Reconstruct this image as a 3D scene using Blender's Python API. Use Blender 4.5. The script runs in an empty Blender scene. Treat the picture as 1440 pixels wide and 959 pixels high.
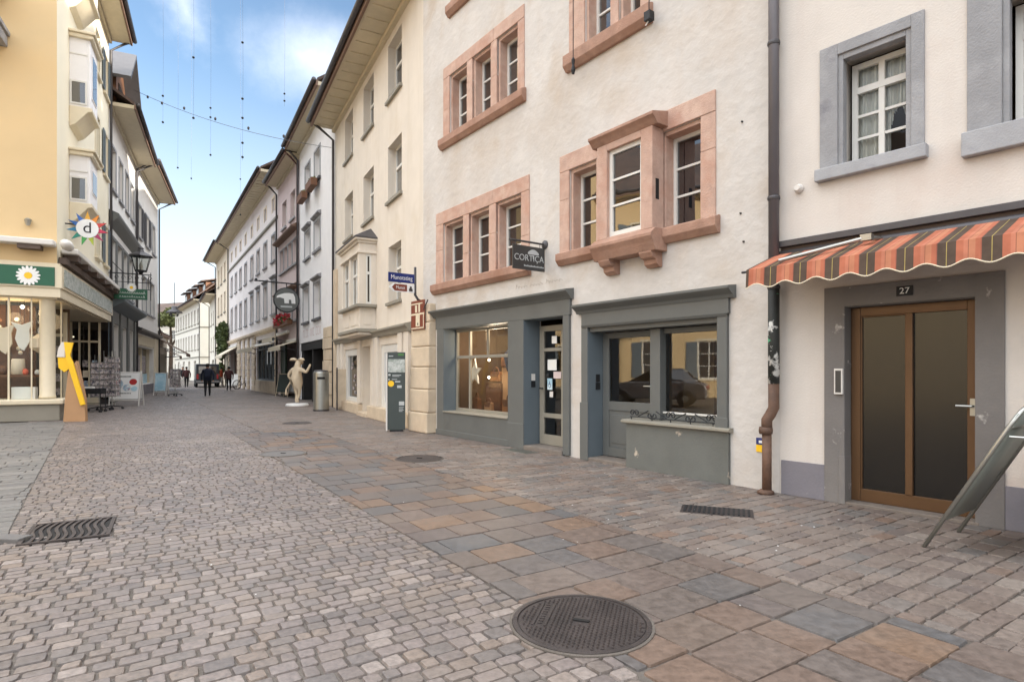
import bpy, bmesh, math, random
from mathutils import Vector, Matrix
R = random.Random(7)
SC = bpy.context.scene
COL = SC.collection
PI = math.pi
rad = math.radians

# ---------------------------------------------------------------- materials
def hexc(h):
    c = [int(h[i:i+2], 16)/255 for i in (0, 2, 4)]
    return tuple((x/12.92 if x <= .04045 else ((x+.055)/1.055)**2.4) for x in c) + (1,)

def new_mat(name):
    m = bpy.data.materials.new(name); m.use_nodes = True
    nt = m.node_tree; b = nt.nodes['Principled BSDF']
    return m, nt, b

def nd(nt, t, **kw):
    n = nt.nodes.new(t)
    for k, v in kw.items():
        if k.startswith('i_'): n.inputs[k[2:].replace('_', ' ')].default_value = v
        else: setattr(n, k, v)
    return n

def surf(name, col, rough=.6, var=.12, scale=6., bump=.0, bscale=40., metal=0., spec=.5, col2=None, mix=(.45, .7), stains=None, sscale=1.6, smix=(.56, .66), coord='Object', streak=None):
    """general procedural surface: base colour with soft variation, an optional second colour in patches, fine bump"""
    m, nt, b = new_mat(name); L = nt.links
    tc = nd(nt, 'ShaderNodeTexCoord')
    c = hexc(col) if isinstance(col, str) else col
    n1 = nd(nt, 'ShaderNodeTexNoise', i_Scale=scale, i_Detail=6., i_Roughness=.62)
    L.new(tc.outputs[coord], n1.inputs['Vector'])
    ramp = nd(nt, 'ShaderNodeValToRGB')
    e = ramp.color_ramp.elements
    lo = tuple(max(0, x*(1-var)) for x in c[:3])+(1,); hi = tuple(min(1, x*(1+var)) for x in c[:3])+(1,)
    e[0].position = .3; e[0].color = lo; e[1].position = .7; e[1].color = hi
    L.new(n1.outputs['Fac'], ramp.inputs['Fac'])
    out = ramp.outputs['Color']
    def patch(out, colr, sc, rng, det=8.):
        n2 = nd(nt, 'ShaderNodeTexNoise', i_Scale=sc, i_Detail=det, i_Roughness=.6)
        L.new(tc.outputs[coord], n2.inputs['Vector'])
        mr = nd(nt, 'ShaderNodeMapRange', i_From_Min=rng[0], i_From_Max=rng[1])
        L.new(n2.outputs['Fac'], mr.inputs['Value'])
        mx = nd(nt, 'ShaderNodeMix', data_type='RGBA')
        L.new(mr.outputs['Result'], mx.inputs['Factor'])
        L.new(out, mx.inputs['A']); mx.inputs['B'].default_value = hexc(colr)
        return mx.outputs['Result']
    if col2: out = patch(out, col2, scale*.35, mix)
    if stains: out = patch(out, stains, sscale, smix, 10.)
    if streak:                                   # rain streaks and run-off, long in z
        mp = nd(nt, 'ShaderNodeMapping'); mp.inputs['Scale'].default_value = (2.6, 2.6, .25); L.new(tc.outputs[coord], mp.inputs['Vector'])
        n4 = nd(nt, 'ShaderNodeTexNoise', i_Scale=1.0, i_Detail=7., i_Roughness=.65); L.new(mp.outputs['Vector'], n4.inputs['Vector'])
        m4 = nd(nt, 'ShaderNodeMapRange', i_From_Min=.5, i_From_Max=.85, i_To_Min=0., i_To_Max=.55); L.new(n4.outputs['Fac'], m4.inputs['Value'])
        mx = nd(nt, 'ShaderNodeMix', data_type='RGBA'); L.new(m4.outputs['Result'], mx.inputs['Factor']); L.new(out, mx.inputs['A']); mx.inputs['B'].default_value = hexc(streak); out = mx.outputs['Result']
    L.new(out, b.inputs['Base Color'])
    b.inputs['Roughness'].default_value = rough; b.inputs['Metallic'].default_value = metal
    b.inputs['Specular IOR Level'].default_value = spec
    if bump:
        n3 = nd(nt, 'ShaderNodeTexNoise', i_Scale=bscale, i_Detail=5.)
        L.new(tc.outputs[coord], n3.inputs['Vector'])
        bp = nd(nt, 'ShaderNodeBump', i_Strength=bump, i_Distance=.02)
        L.new(n3.outputs['Fac'], bp.inputs['Height']); L.new(bp.outputs['Normal'], b.inputs['Normal'])
    return m

def glass_dark(name, cols, ior=1.8, rough=.02, wav=.02):
    """window glass with a dark room or pale curtain behind: varies from pane to pane"""
    m, nt, b = new_mat(name); L = nt.links
    oi = nd(nt, 'ShaderNodeObjectInfo'); ramp = nd(nt, 'ShaderNodeValToRGB'); ramp.color_ramp.interpolation = 'CONSTANT'
    e = ramp.color_ramp.elements
    e[0].position = 0; e[0].color = hexc(cols[0])
    for i, c in enumerate(cols[1:]):
        if i == 0: e[1].position = 1/len(cols); e[1].color = hexc(c)
        else:
            q = e.new((i+1)/len(cols)); q.color = hexc(c)
    L.new(oi.outputs['Random'], ramp.inputs['Fac'])
    L.new(ramp.outputs['Color'], b.inputs['Base Color'])
    b.inputs['Roughness'].default_value = rough; b.inputs['IOR'].default_value = ior
    if wav:
        tc = nd(nt, 'ShaderNodeTexCoord'); n3 = nd(nt, 'ShaderNodeTexNoise', i_Scale=2.2, i_Detail=1.)
        L.new(tc.outputs['Object'], n3.inputs['Vector'])
        bp = nd(nt, 'ShaderNodeBump', i_Strength=wav*4, i_Distance=.02)
        L.new(n3.outputs['Fac'], bp.inputs['Height']); L.new(bp.outputs['Normal'], b.inputs['Normal'])
    return m

def glass_clear(name, ior=1.6, tint=(.9, .92, .9, 1)):
    m, nt, b = new_mat(name); L = nt.links
    nt.nodes.remove(b)
    out = [n for n in nt.nodes if n.type == 'OUTPUT_MATERIAL'][0]
    t = nd(nt, 'ShaderNodeBsdfTransparent'); t.inputs['Color'].default_value = tint
    g = nd(nt, 'ShaderNodeBsdfGlossy'); g.inputs['Roughness'].default_value = .015
    tc = nd(nt, 'ShaderNodeTexCoord'); n3 = nd(nt, 'ShaderNodeTexNoise', i_Scale=1.6, i_Detail=1.)
    L.new(tc.outputs['Object'], n3.inputs['Vector'])
    bp = nd(nt, 'ShaderNodeBump', i_Strength=.05, i_Distance=.02)
    L.new(n3.outputs['Fac'], bp.inputs['Height']); L.new(bp.outputs['Normal'], g.inputs['Normal'])
    fr = nd(nt, 'ShaderNodeFresnel', i_IOR=ior)
    mx = nd(nt, 'ShaderNodeMixShader')
    L.new(fr.outputs[0], mx.inputs[0]); L.new(t.outputs[0], mx.inputs[1]); L.new(g.outputs[0], mx.inputs[2])
    L.new(mx.outputs[0], out.inputs['Surface'])
    return m

def tone_mat(name, cols, rough=.62, spec=.4, nscale=30., bump=.35, dirt='8a8078'):
    """paving: every stone has its own tone (face attribute) plus grain, speckle and wear"""
    m, nt, b = new_mat(name); L = nt.links
    at = nd(nt, 'ShaderNodeAttribute', attribute_name='tone')
    ramp = nd(nt, 'ShaderNodeValToRGB'); e = ramp.color_ramp.elements
    e[0].position = 0; e[0].color = hexc(cols[0]); e[1].position = 1; e[1].color = hexc(cols[-1])
    for i, c in enumerate(cols[1:-1]):
        q = e.new((i+1)/(len(cols)-1)); q.color = hexc(c)
    L.new(at.outputs['Fac'], ramp.inputs['Fac'])
    tc = nd(nt, 'ShaderNodeTexCoord')
    n1 = nd(nt, 'ShaderNodeTexNoise', i_Scale=nscale, i_Detail=8., i_Roughness=.7); L.new(tc.outputs['Object'], n1.inputs['Vector'])
    mr = nd(nt, 'ShaderNodeMapRange', i_From_Min=.28, i_From_Max=.72, i_To_Min=.58, i_To_Max=1.42); L.new(n1.outputs['Fac'], mr.inputs['Value'])
    mu = nd(nt, 'ShaderNodeMix', data_type='RGBA', blend_type='MULTIPLY'); mu.inputs['Factor'].default_value = 1
    L.new(ramp.outputs['Color'], mu.inputs['A']); L.new(mr.outputs['Result'], mu.inputs['B'])
    n2 = nd(nt, 'ShaderNodeTexNoise', i_Scale=.7, i_Detail=6., i_Roughness=.65); L.new(tc.outputs['Object'], n2.inputs['Vector'])
    m2 = nd(nt, 'ShaderNodeMapRange', i_From_Min=.48, i_From_Max=.72, i_To_Min=0., i_To_Max=.55); L.new(n2.outputs['Fac'], m2.inputs['Value'])
    mx = nd(nt, 'ShaderNodeMix', data_type='RGBA'); L.new(m2.outputs['Result'], mx.inputs['Factor'])
    L.new(mu.outputs['Result'], mx.inputs['A']); mx.inputs['B'].default_value = hexc(dirt)
    L.new(mx.outputs['Result'], b.inputs['Base Color'])
    b.inputs['Specular IOR Level'].default_value = spec
    m3 = nd(nt, 'ShaderNodeMapRange', i_From_Min=.3, i_From_Max=.7, i_To_Min=rough-.12, i_To_Max=rough+.15); L.new(n1.outputs['Fac'], m3.inputs['Value'])
    L.new(m3.outputs['Result'], b.inputs['Roughness'])
    n3 = nd(nt, 'ShaderNodeTexNoise', i_Scale=nscale*2.2, i_Detail=6.); L.new(tc.outputs['Object'], n3.inputs['Vector'])
    bp = nd(nt, 'ShaderNodeBump', i_Strength=bump, i_Distance=.006)
    L.new(n3.outputs['Fac'], bp.inputs['Height']); L.new(bp.outputs['Normal'], b.inputs['Normal'])
    return m

def emit(name, col, s):
    m, nt, b = new_mat(name)
    b.inputs['Emission Color'].default_value = hexc(col); b.inputs['Emission Strength'].default_value = s
    b.inputs['Base Color'].default_value = hexc(col)
    return m

def stripes_mat(name):
    """awning cloth: brown bands with a pale line, orange and red between (0.3 m repeat along the cloth)"""
    m, nt, b = new_mat(name); L = nt.links
    tc = nd(nt, 'ShaderNodeTexCoord'); sp = nd(nt, 'ShaderNodeSeparateXYZ'); L.new(tc.outputs['Object'], sp.inputs[0])
    a = nd(nt, 'ShaderNodeMath', operation='ADD'); L.new(sp.outputs['X'], a.inputs[0]); a.inputs[1].default_value = 30.12
    d = nd(nt, 'ShaderNodeMath', operation='DIVIDE'); L.new(a.outputs[0], d.inputs[0]); d.inputs[1].default_value = .3
    f = nd(nt, 'ShaderNodeMath', operation='FRACT'); L.new(d.outputs[0], f.inputs[0])
    ramp = nd(nt, 'ShaderNodeValToRGB'); ramp.color_ramp.interpolation = 'CONSTANT'
    stops = [(0, '574a41'), (.205, 'a8965c'), (.225, '574a41'), (.43, 'ad6a53'), (.60, 'b6765f'), (.70, '6e483b'), (.712, 'b67b60'), (.86, 'ad6a53'), (.97, '9b5f4e')]
    e = ramp.color_ramp.elements; e[0].position = 0; e[0].color = hexc(stops[0][1]); e[1].position = stops[1][0]; e[1].color = hexc(stops[1][1])
    for p, c in stops[2:]:
        q = e.new(p); q.color = hexc(c)
    L.new(f.outputs[0], ramp.inputs['Fac'])
    n1 = nd(nt, 'ShaderNodeTexNoise', i_Scale=9., i_Detail=6.); L.new(tc.outputs['Object'], n1.inputs['Vector'])
    mr = nd(nt, 'ShaderNodeMapRange', i_From_Min=.3, i_From_Max=.7, i_To_Min=.82, i_To_Max=1.1); L.new(n1.outputs['Fac'], mr.inputs['Value'])
    mu = nd(nt, 'ShaderNodeMix', data_type='RGBA', blend_type='MULTIPLY'); mu.inputs['Factor'].default_value = 1
    L.new(ramp.outputs['Color'], mu.inputs['A']); L.new(mr.outputs['Result'], mu.inputs['B'])
    L.new(mu.outputs['Result'], b.inputs['Base Color']); b.inputs['Roughness'].default_value = .9; b.inputs['Specular IOR Level'].default_value = .15
    return m

M = {}
def mats():
    M['plaster'] = surf('rough white plaster', 'c6c1bb', .9, .08, 1.3, .9, 7., col2='b9ada0', mix=(.5, .75), stains='b5a694', sscale=.9, smix=(.55, .8), streak='bfb2a5')
    M['pinkwall'] = surf('pale pink plaster', 'cdc6be', .9, .05, 2., .2, 50., stains='c4b3a8', sscale=.8, smix=(.56, .85), streak='bfb0a6')
    M['beige'] = surf('beige plaster', 'd6cdc0', .9, .05, 1.5, .15, 50., stains='c8bba6', sscale=.7, smix=(.56, .85), streak='bfb29c')
    M['whitewall'] = surf('white plaster', 'e6e4e4', .9, .04, 1.5, .1, 50., stains='c8c2be', sscale=.6, smix=(.58, .85))
    M['rosewall'] = surf('dusty rose plaster', 'cdbcba', .9, .05, 1.5, .1, 50.)
    M['greywall'] = surf('warm grey plaster', 'e0d9d6', .9, .04, 1., .1, 50., stains='c2b4ac', sscale=.4, smix=(.55, .85))
    M['peach'] = surf('peach plaster', 'e2d4be', .9, .04, 1., .1, 40.)
    M['palecream'] = surf('pale cream plaster', 'e6e0d2', .9, .05, 1., .1, 40., stains='d6c6a8', sscale=.5, smix=(.58, .85))
    M['farcream'] = surf('light cream plaster', 'e4dfd2', .9, .05, 1., .1, 40.)
    M['apricot'] = surf('apricot plaster', 'd3b98e', .9, .04, .7, .1, 40., stains='d6b684', sscale=.35, smix=(.5, .9))
    M['creamside_light'] = surf('yellow plaster paled by side light', 'e6ddc6', .9, .04, .7, .1, 40., stains='cdbf9e', sscale=.35, smix=(.55, .9))  # same paint as the end wall; its paler light put into the colour
    M['lightgrey'] = surf('light grey plaster', 'dedbd6', .9, .05, .8, .1, 40., stains='b6b2aa', sscale=.5, smix=(.58, .85))
    M['sandstone'] = surf('red sandstone', 'bd9f8f', .9, .14, 5., .45, 45., col2='b38a77', mix=(.46, .7), stains='cdb3a3', sscale=2.6, smix=(.52, .75), streak='a67f6d')
    M['sandsill'] = surf('weathered sandstone', 'a68472', .9, .16, 5., .5, 45., col2='946f5c', mix=(.45, .68), stains='7f6353', sscale=2., smix=(.58, .8))
    M['greystone'] = surf('grey painted stone', '8d8d8f', .8, .1, 5., .3, 50., col2='a2a2a4', mix=(.5, .72), stains='77767c', sscale=3., smix=(.6, .75))
    M['greystone2'] = surf('bluish grey stone', '9d9ea1', .8, .08, 5., .2, 70., stains='83848a', sscale=3., smix=(.58, .75))
    M['limestone'] = surf('pale limestone', 'c8b79f', .9, .12, 2.2, .4, 22., col2='b39f88', mix=(.5, .72), stains='8f8071', sscale=1.1, smix=(.62, .82))
    M['greygreen'] = surf('grey green paint', '606260', .55, .05, 3., .08, 60., stains='555754', sscale=1.4, smix=(.55, .85))
    M['greygreen_worn'] = surf('worn grey green paint', '666864', .65, .07, 3., .15, 40., col2='5c5e59', mix=(.45, .7), stains='b9ac9b', sscale=2.3, smix=(.61, .645))
    M['bluegrey'] = surf('blue grey paint', '626c72', .55, .05, 3.)
    M['olivegrey'] = surf('olive grey paint', '8d887c', .55, .05, 3.)
    M['darkplinth'] = surf('dark grey plinth paint', '77747a', .8, .07, 3., .2, 40., stains='a09c9c', sscale=2.6, smix=(.6, .66))
    M['doorsur'] = surf('scuffed grey door surround', '76726f', .8, .09, 2.6, .2, 40., col2='6a6664', mix=(.45, .7), stains='b0aca6', sscale=3.6, smix=(.62, .66))
    M['white'] = surf('white window paint', 'd8d6d0', .45, .03, 6.)
    M['cream'] = surf('cream paint', 'd8ccb2', .5, .03, 6.)
    M['soffit'] = surf('cream boarded soffit', 'c8bca2', .7, .06, 4.)
    M['softrim'] = surf('brown eaves trim', '7a6152', .7, .08, 4.)
    M['roof'] = surf('old roof tiles', '5b4a42', .85, .2, 2., .6, 14., col2='463c38', mix=(.45, .65))
    M['zinc'] = surf('dark zinc', '4e4c4e', .5, .1, 4., metal=.4)
    M['pipegrey'] = surf('grey lacquered pipe', '615d60', .45, .06, 4., metal=.2)
    M['castiron'] = surf('rusty brown cast iron', '6b5040', .7, .2, 9., .2, 60., col2='4e3b30', mix=(.45, .65))
    M['iron'] = surf('black iron', '26272a', .6, .15, 12., .2, 80., metal=.3)
    M['lid'] = surf('worn cast iron lid', '4b4442', .55, .18, 9., .3, 90., metal=.45, col2='3b3635', mix=(.45, .7))
    M['steel'] = surf('brushed steel', 'a8a8a2', .35, .05, 8., metal=.85)
    M['bronze'] = surf('bronze anodised frame', '5f452d', .42, .07, 3., metal=.35)
    M['frosted'] = surf('smoked door glass', '131211', .2, .1, 1.2, spec=.55)
    M['dark'] = surf('dark interior', '1c1a19', .9, .2, 3.)
    M['darkwood'] = surf('dark brown board', '5a4c44', .7, .12, 5.)
    M['brown'] = surf('brown wood', '6d4a33', .7, .18, 8., .2, 40.)
    M['kraft'] = surf('kraft brown board', 'b08a66', .8, .06, 3.)
    M['yellow'] = surf('bright yellow board', 'f0c020', .5, .04, 3.)
    M['offwhite'] = surf('off white board', 'd6d2cc', .6, .04, 3.)
    M['signwhite'] = surf('white sign face', 'e8e8e6', .4, .02, 3.)
    M['signgreen'] = surf('deep green sign face', '1f5a40', .4, .05, 3.)
    M['signblue'] = surf('blue enamel', '1d2f6e', .3, .04, 3.)
    M['signbrown'] = surf('brown enamel', '7a3f30', .4, .06, 3.)
    M['signdark'] = surf('charcoal sign face', '3a3a3a', .4, .05, 3.)
    M['signgrey'] = surf('pale grey lettering', 'b4b8b8', .5, .03, 3.)
    M['totem'] = surf('dark slate panel', '3e4644', .4, .05, 3.)
    M['totemmap'] = surf('printed town map', 'b8bcb8', .5, .25, 26., col2='8e9890', mix=(.45, .6))
    M['green'] = surf('leaf green', '4a7a40', .5, .1, 4.)
    M['red'] = surf('red', 'b03030', .5, .1, 4.)
    M['orange'] = surf('salmon orange cloth', 'e0694a', .8, .1, 4.)
    M['navy'] = surf('navy cloth', '1e2436', .85, .15, 12.)
    M['black'] = surf('black cloth', '18181b', .85, .15, 12.)
    M['maroon'] = surf('dark maroon cloth', '4a2a2a', .85, .15, 12.)
    M['skin'] = surf('skin', 'b98a70', .6, .05, 8.)
    M['hair'] = surf('dark hair', '1c1714', .7, .1, 20.)
    M['cow'] = surf('cream painted statue', 'c9b89e', .6, .08, 6., .3, 40.)
    M['geranium'] = surf('red geranium blossom', 'a01c2c', .7, .3, 30.)
    M['leaf'] = surf('foliage', '4d5a2c', .7, .3, 12., col2='35431f', mix=(.45, .6))
    M['leafpale'] = surf('yellowish foliage', '6f7442', .7, .3, 12., col2='4c5530', mix=(.45, .6))
    M['bark'] = surf('bark', '4a3c30', .9, .2, 10.)
    M['curtain'] = surf('white net curtain', 'dcdcd8', .9, .05, 8.)
    M['lidgrey'] = surf('dull grey iron', '64615f', .7, .15, 9., .3, 60.)
    M['scriptgrey'] = surf('faded script', 'b5ada4', .9, .05, 9.)
    M['bed'] = surf('sandy joints', '665f58', .95, .18, 5., .5, 90., col2='5a534c', mix=(.45, .65))
    M['mortar'] = surf('grey mortar', '746b63', .9, .15, 9., .4, 60.)
    M['ground'] = surf('grey ground', '655e57', .95, .15, .5)
    M['paper'] = surf('white paper', 'e4e4e0', .7, .03, 4.)
    M['pastel'] = surf('printed picture', '9fb4c4', .5, .5, 9., col2='c46a6a', mix=(.52, .6), stains='e8e6e0', sscale=7., smix=(.55, .58))
    M['cards'] = surf('picture postcards', 'b4aaa8', .5, .5, 30., col2='5a5a64', mix=(.5, .56), stains='8a3e44', sscale=16., smix=(.62, .66))
    M['bluepanel'] = surf('pale blue panel', '9ec4d4', .5, .1, 3., col2='d8e8ec', mix=(.45, .6))
    M['awnbrown'] = surf('brown awning cloth', '6a5444', .85, .1, 3.)
    M['awncream'] = surf('cream awning cloth', 'cfc4ae', .85, .06, 3.)
    M['doorgreen'] = surf('dark green paint', '22382a', .5, .1, 4.)
    M['rubber'] = surf('black rubber', '1a1a1a', .8, .1, 9.)
    M['carred'] = surf('dark car paint', '8e8c8e', .2, .03, 2., metal=.4)
    M['vangrey'] = surf('dark grey van paint', '3a3d42', .4, .05, 2., metal=.3)
    M['stickers'] = surf('torn stickers', '2c2e2c', .7, .2, 9., col2='d0d0cc', mix=(.53, .56), stains='5fae86', sscale=9., smix=(.64, .66))
    M['bag'] = surf('cork brown leather', '9a6a40', .7, .2, 14., .3, 60., col2='7a4f2e', mix=(.45, .65))
    M['interior'] = surf('warm shop wall', '6e5a48', .9, .1, 2.)
    M['interiorwarm'] = surf('warm cream shop wall', 'b89a74', .9, .1, 2.)
    M['boardgrey'] = surf('grey green sheet metal', '959a92', .5, .07, 3., metal=.2, spec=.6)
    M['awning'] = stripes_mat('striped awning cloth')
    M['glass'] = glass_clear('shop glass', 2.1)
    M['glass_soft'] = glass_clear('thin glass', 1.45)
    M['pane'] = glass_dark('window glass', ['15161a', '1c1a18', '262320', '3a3836'], 2.3)
    M['panefar'] = glass_dark('window glass with curtains', ['2a2c30', '3c3c3e', '6a6864', '24262a', '4e4c4a'], 2.1)
    M['paneshade'] = glass_dark('window glass with pale blind', ['8f8a80', '6a655c', '3a3733'], 1.7)
    M['bulb'] = emit('lit bulb', 'fff0d0', 5.)
    M['setts'] = tone_mat('granite and porphyry setts', ['625b58', '6d6460', '70665f', '776d69', '645e5b', '76695f', '857b75'], .50, .55, 34., .35, '8e8278')
    M['slabs'] = tone_mat('quartzite slabs', ['595553', '67594f', '605955', '555556', '6c5a4e', '5d5552', '765f4c', '5a5654', '665b54'], .54, .45, 16., .3, '80766e')
    M['flags'] = tone_mat('small worn paving', ['665c57', '72675f', '6c6059', '7a6f67', '64605d', '735f52', '80766e'], .54, .5, 26., .35, '8c827b')
    M['leftflags'] = tone_mat('grey side paving', ['64625f', '6f6d69', '686562', '76736f', '5f5d5c'], .66, .35, 20., .35, '847f77')

# ---------------------------------------------------------------- mesh building
class MB:
    def __init__(s): s.v = []; s.f = []; s.m = []
    def poly(s, pts, m=0):
        i = len(s.v); s.v += [tuple(p) for p in pts]; s.f.append(tuple(range(i, i+len(pts)))); s.m.append(m); return s
    def box(s, x0, x1, y0, y1, z0, z1, m=0):
        i = len(s.v)
        s.v += [(x0, y0, z0), (x1, y0, z0), (x1, y1, z0), (x0, y1, z0), (x0, y0, z1), (x1, y0, z1), (x1, y1, z1), (x0, y1, z1)]
        for q in ((0, 3, 2, 1), (4, 5, 6, 7), (0, 1, 5, 4), (1, 2, 6, 5), (2, 3, 7, 6), (3, 0, 4, 7)):
            s.f.append(tuple(i+k for k in q)); s.m.append(m)
        return s
    def prism(s, pts, ax, a0, a1, m=0, cap=True):
        n = len(pts); i = len(s.v)
        def P(p, a): return (a, p[0], p[1]) if ax == 'x' else ((p[0], a, p[1]) if ax == 'y' else (p[0], p[1], a))
        s.v += [P(p, a0) for p in pts]+[P(p, a1) for p in pts]
        for k in range(n):
            s.f.append((i+k, i+(k+1) % n, i+n+(k+1) % n, i+n+k)); s.m.append(m)
        if cap:
            s.f.append(tuple(i+k for k in range(n))[::-1]); s.m.append(m)
            s.f.append(tuple(i+n+k for k in range(n))); s.m.append(m)
        return s
    def tube(s, pts, r, n=8, m=0, closed=False):
        pts = [Vector(p) for p in pts]; rings = []; N = len(pts)
        up = None
        for k, p in enumerate(pts):
            a = pts[k-1] if (k > 0 or closed) else p; b = pts[(k+1) % N] if (k < N-1 or closed) else p
            t = (b-a).normalized() if (b-a).length > 1e-9 else Vector((0, 0, 1))
            if up is None:
                up = Vector((0, 0, 1)) if abs(t.z) < .9 else Vector((1, 0, 0))
            x = t.cross(up)
            if x.length < 1e-4: x = t.cross(Vector((1, .3, 0)))
            x.normalize(); y = x.cross(t).normalized(); up = y
            rr = r[k] if isinstance(r, (list, tuple)) else r
            i = len(s.v); s.v += [tuple(p+x*rr*math.cos(q*2*PI/n)+y*rr*math.sin(q*2*PI/n)) for q in range(n)]; rings.append(i)
        for k in range(N if closed else N-1):
            a = rings[k]; b = rings[(k+1) % N]
            for q in range(n):
                s.f.append((a+q, a+(q+1) % n, b+(q+1) % n, b+q)); s.m.append(m)
        if not closed:
            s.f.append(tuple(rings[0]+q for q in range(n))[::-1]); s.m.append(m)
            s.f.append(tuple(rings[-1]+q for q in range(n))); s.m.append(m)
        return s
    def lathe(s, prof, c=(0, 0, 0), n=16, m=0):
        i = len(s.v); K = len(prof)
        for (r, z) in prof:
            s.v += [(c[0]+r*math.cos(q*2*PI/n), c[1]+r*math.sin(q*2*PI/n), c[2]+z) for q in range(n)]
        for k in range(K-1):
            for q in range(n):
                s.f.append((i+k*n+q, i+k*n+(q+1) % n, i+(k+1)*n+(q+1) % n, i+(k+1)*n+q)); s.m.append(m)
        s.f.append(tuple(i+q for q in range(n))[::-1]); s.m.append(m)
        s.f.append(tuple(i+(K-1)*n+q for q in range(n))); s.m.append(m)
        return s
    def mesh(s, name, mats, smooth=False, recalc=True):
        me = bpy.data.meshes.new(name); me.from_pydata(s.v, [], s.f)
        for mm in (mats if isinstance(mats, (list, tuple)) else [mats]): me.materials.append(M[mm] if isinstance(mm, str) else mm)
        if any(s.m): me.polygons.foreach_set('material_index', s.m)
        if recalc:
            bm = bmesh.new(); bm.from_mesh(me); bmesh.ops.recalc_face_normals(bm, faces=bm.faces); bm.to_mesh(me); bm.free()
        if smooth: me.polygons.foreach_set('use_smooth', [True]*len(me.polygons))
        me.update(); return me
    def build(s, name, mats, parent=None, loc=(0, 0, 0), rot=(0, 0, 0), smooth=False, bevel=0, recalc=True):
        o = bpy.data.objects.new(name, s.mesh(name, mats, smooth, recalc)); COL.objects.link(o)
        o.parent = parent; o.location = loc; o.rotation_euler = rot
        if bevel:
            b = o.modifiers.new('edge', 'BEVEL'); b.width = bevel; b.segments = 2; b.limit_method = 'ANGLE'
        return o

def empty(name, label, cat, loc=(0, 0, 0), rz=0, group=None):
    o = bpy.data.objects.new(name, None); COL.objects.link(o); o.location = loc; o.rotation_euler = (0, 0, rz); o.empty_display_size = .2
    return tag(o, label, cat, group)
def tag(o, label, cat, group=None, kind=None):
    if label: o['label'] = label
    if cat: o['category'] = cat
    if group: o['group'] = group
    if kind: o['kind'] = kind
    return o
def struct(o, kind='structure', label=None):
    o['kind'] = kind
    if label: o['label'] = label
    return o
def link_copy(o, parent=None):
    c = o.copy(); COL.objects.link(c)
    if parent: c.parent = parent
    return c
def copy_tree(o, parent=None):
    c = link_copy(o, parent)
    for ch in list(o.children): copy_tree(ch, c)
    return c

def text(body, size, name, mat, parent, loc, rot, extr=.004, align='CENTER', wide=1.0):
    cu = bpy.data.curves.new(name, 'FONT'); cu.body = body; cu.size = size; cu.extrude = extr; cu.align_x = align; cu.align_y = 'CENTER'
    t = bpy.data.objects.new(name, cu); COL.objects.link(t)
    bpy.context.view_layer.update()
    dg = bpy.context.evaluated_depsgraph_get()
    me = bpy.data.meshes.new_from_object(t.evaluated_get(dg)); bpy.data.objects.remove(t); bpy.data.curves.remove(cu)
    me.materials.clear(); me.materials.append(M[mat])
    o = bpy.data.objects.new(name, me); COL.objects.link(o); o.parent = parent; o.location = loc; o.rotation_euler = rot; o.scale = (wide, 1, 1)
    return o

ROT_FACADE = (PI/2, 0, 0)            # upright, facing the street (-y of a facade frame)
def rot_axes(x, y, z):
    """euler that sends local x,y,z to the given unit vectors"""
    return Matrix((x, y, z)).transposed().to_euler()
ROT_BLADE = rot_axes((0, 1, 0), (0, 0, 1), (1, 0, 0))     # a sign at right angles to the facade, read from the near side (right-hand houses)

# ---------------------------------------------------------------- buildings
def facade(P, vp, right, L=None):
    """a facade's ground point and direction. right-hand houses: from the far end towards the viewer"""
    t = (vp-720)/825; q = math.hypot(t, 1); far = (t/q, 1/q)
    return far

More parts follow.
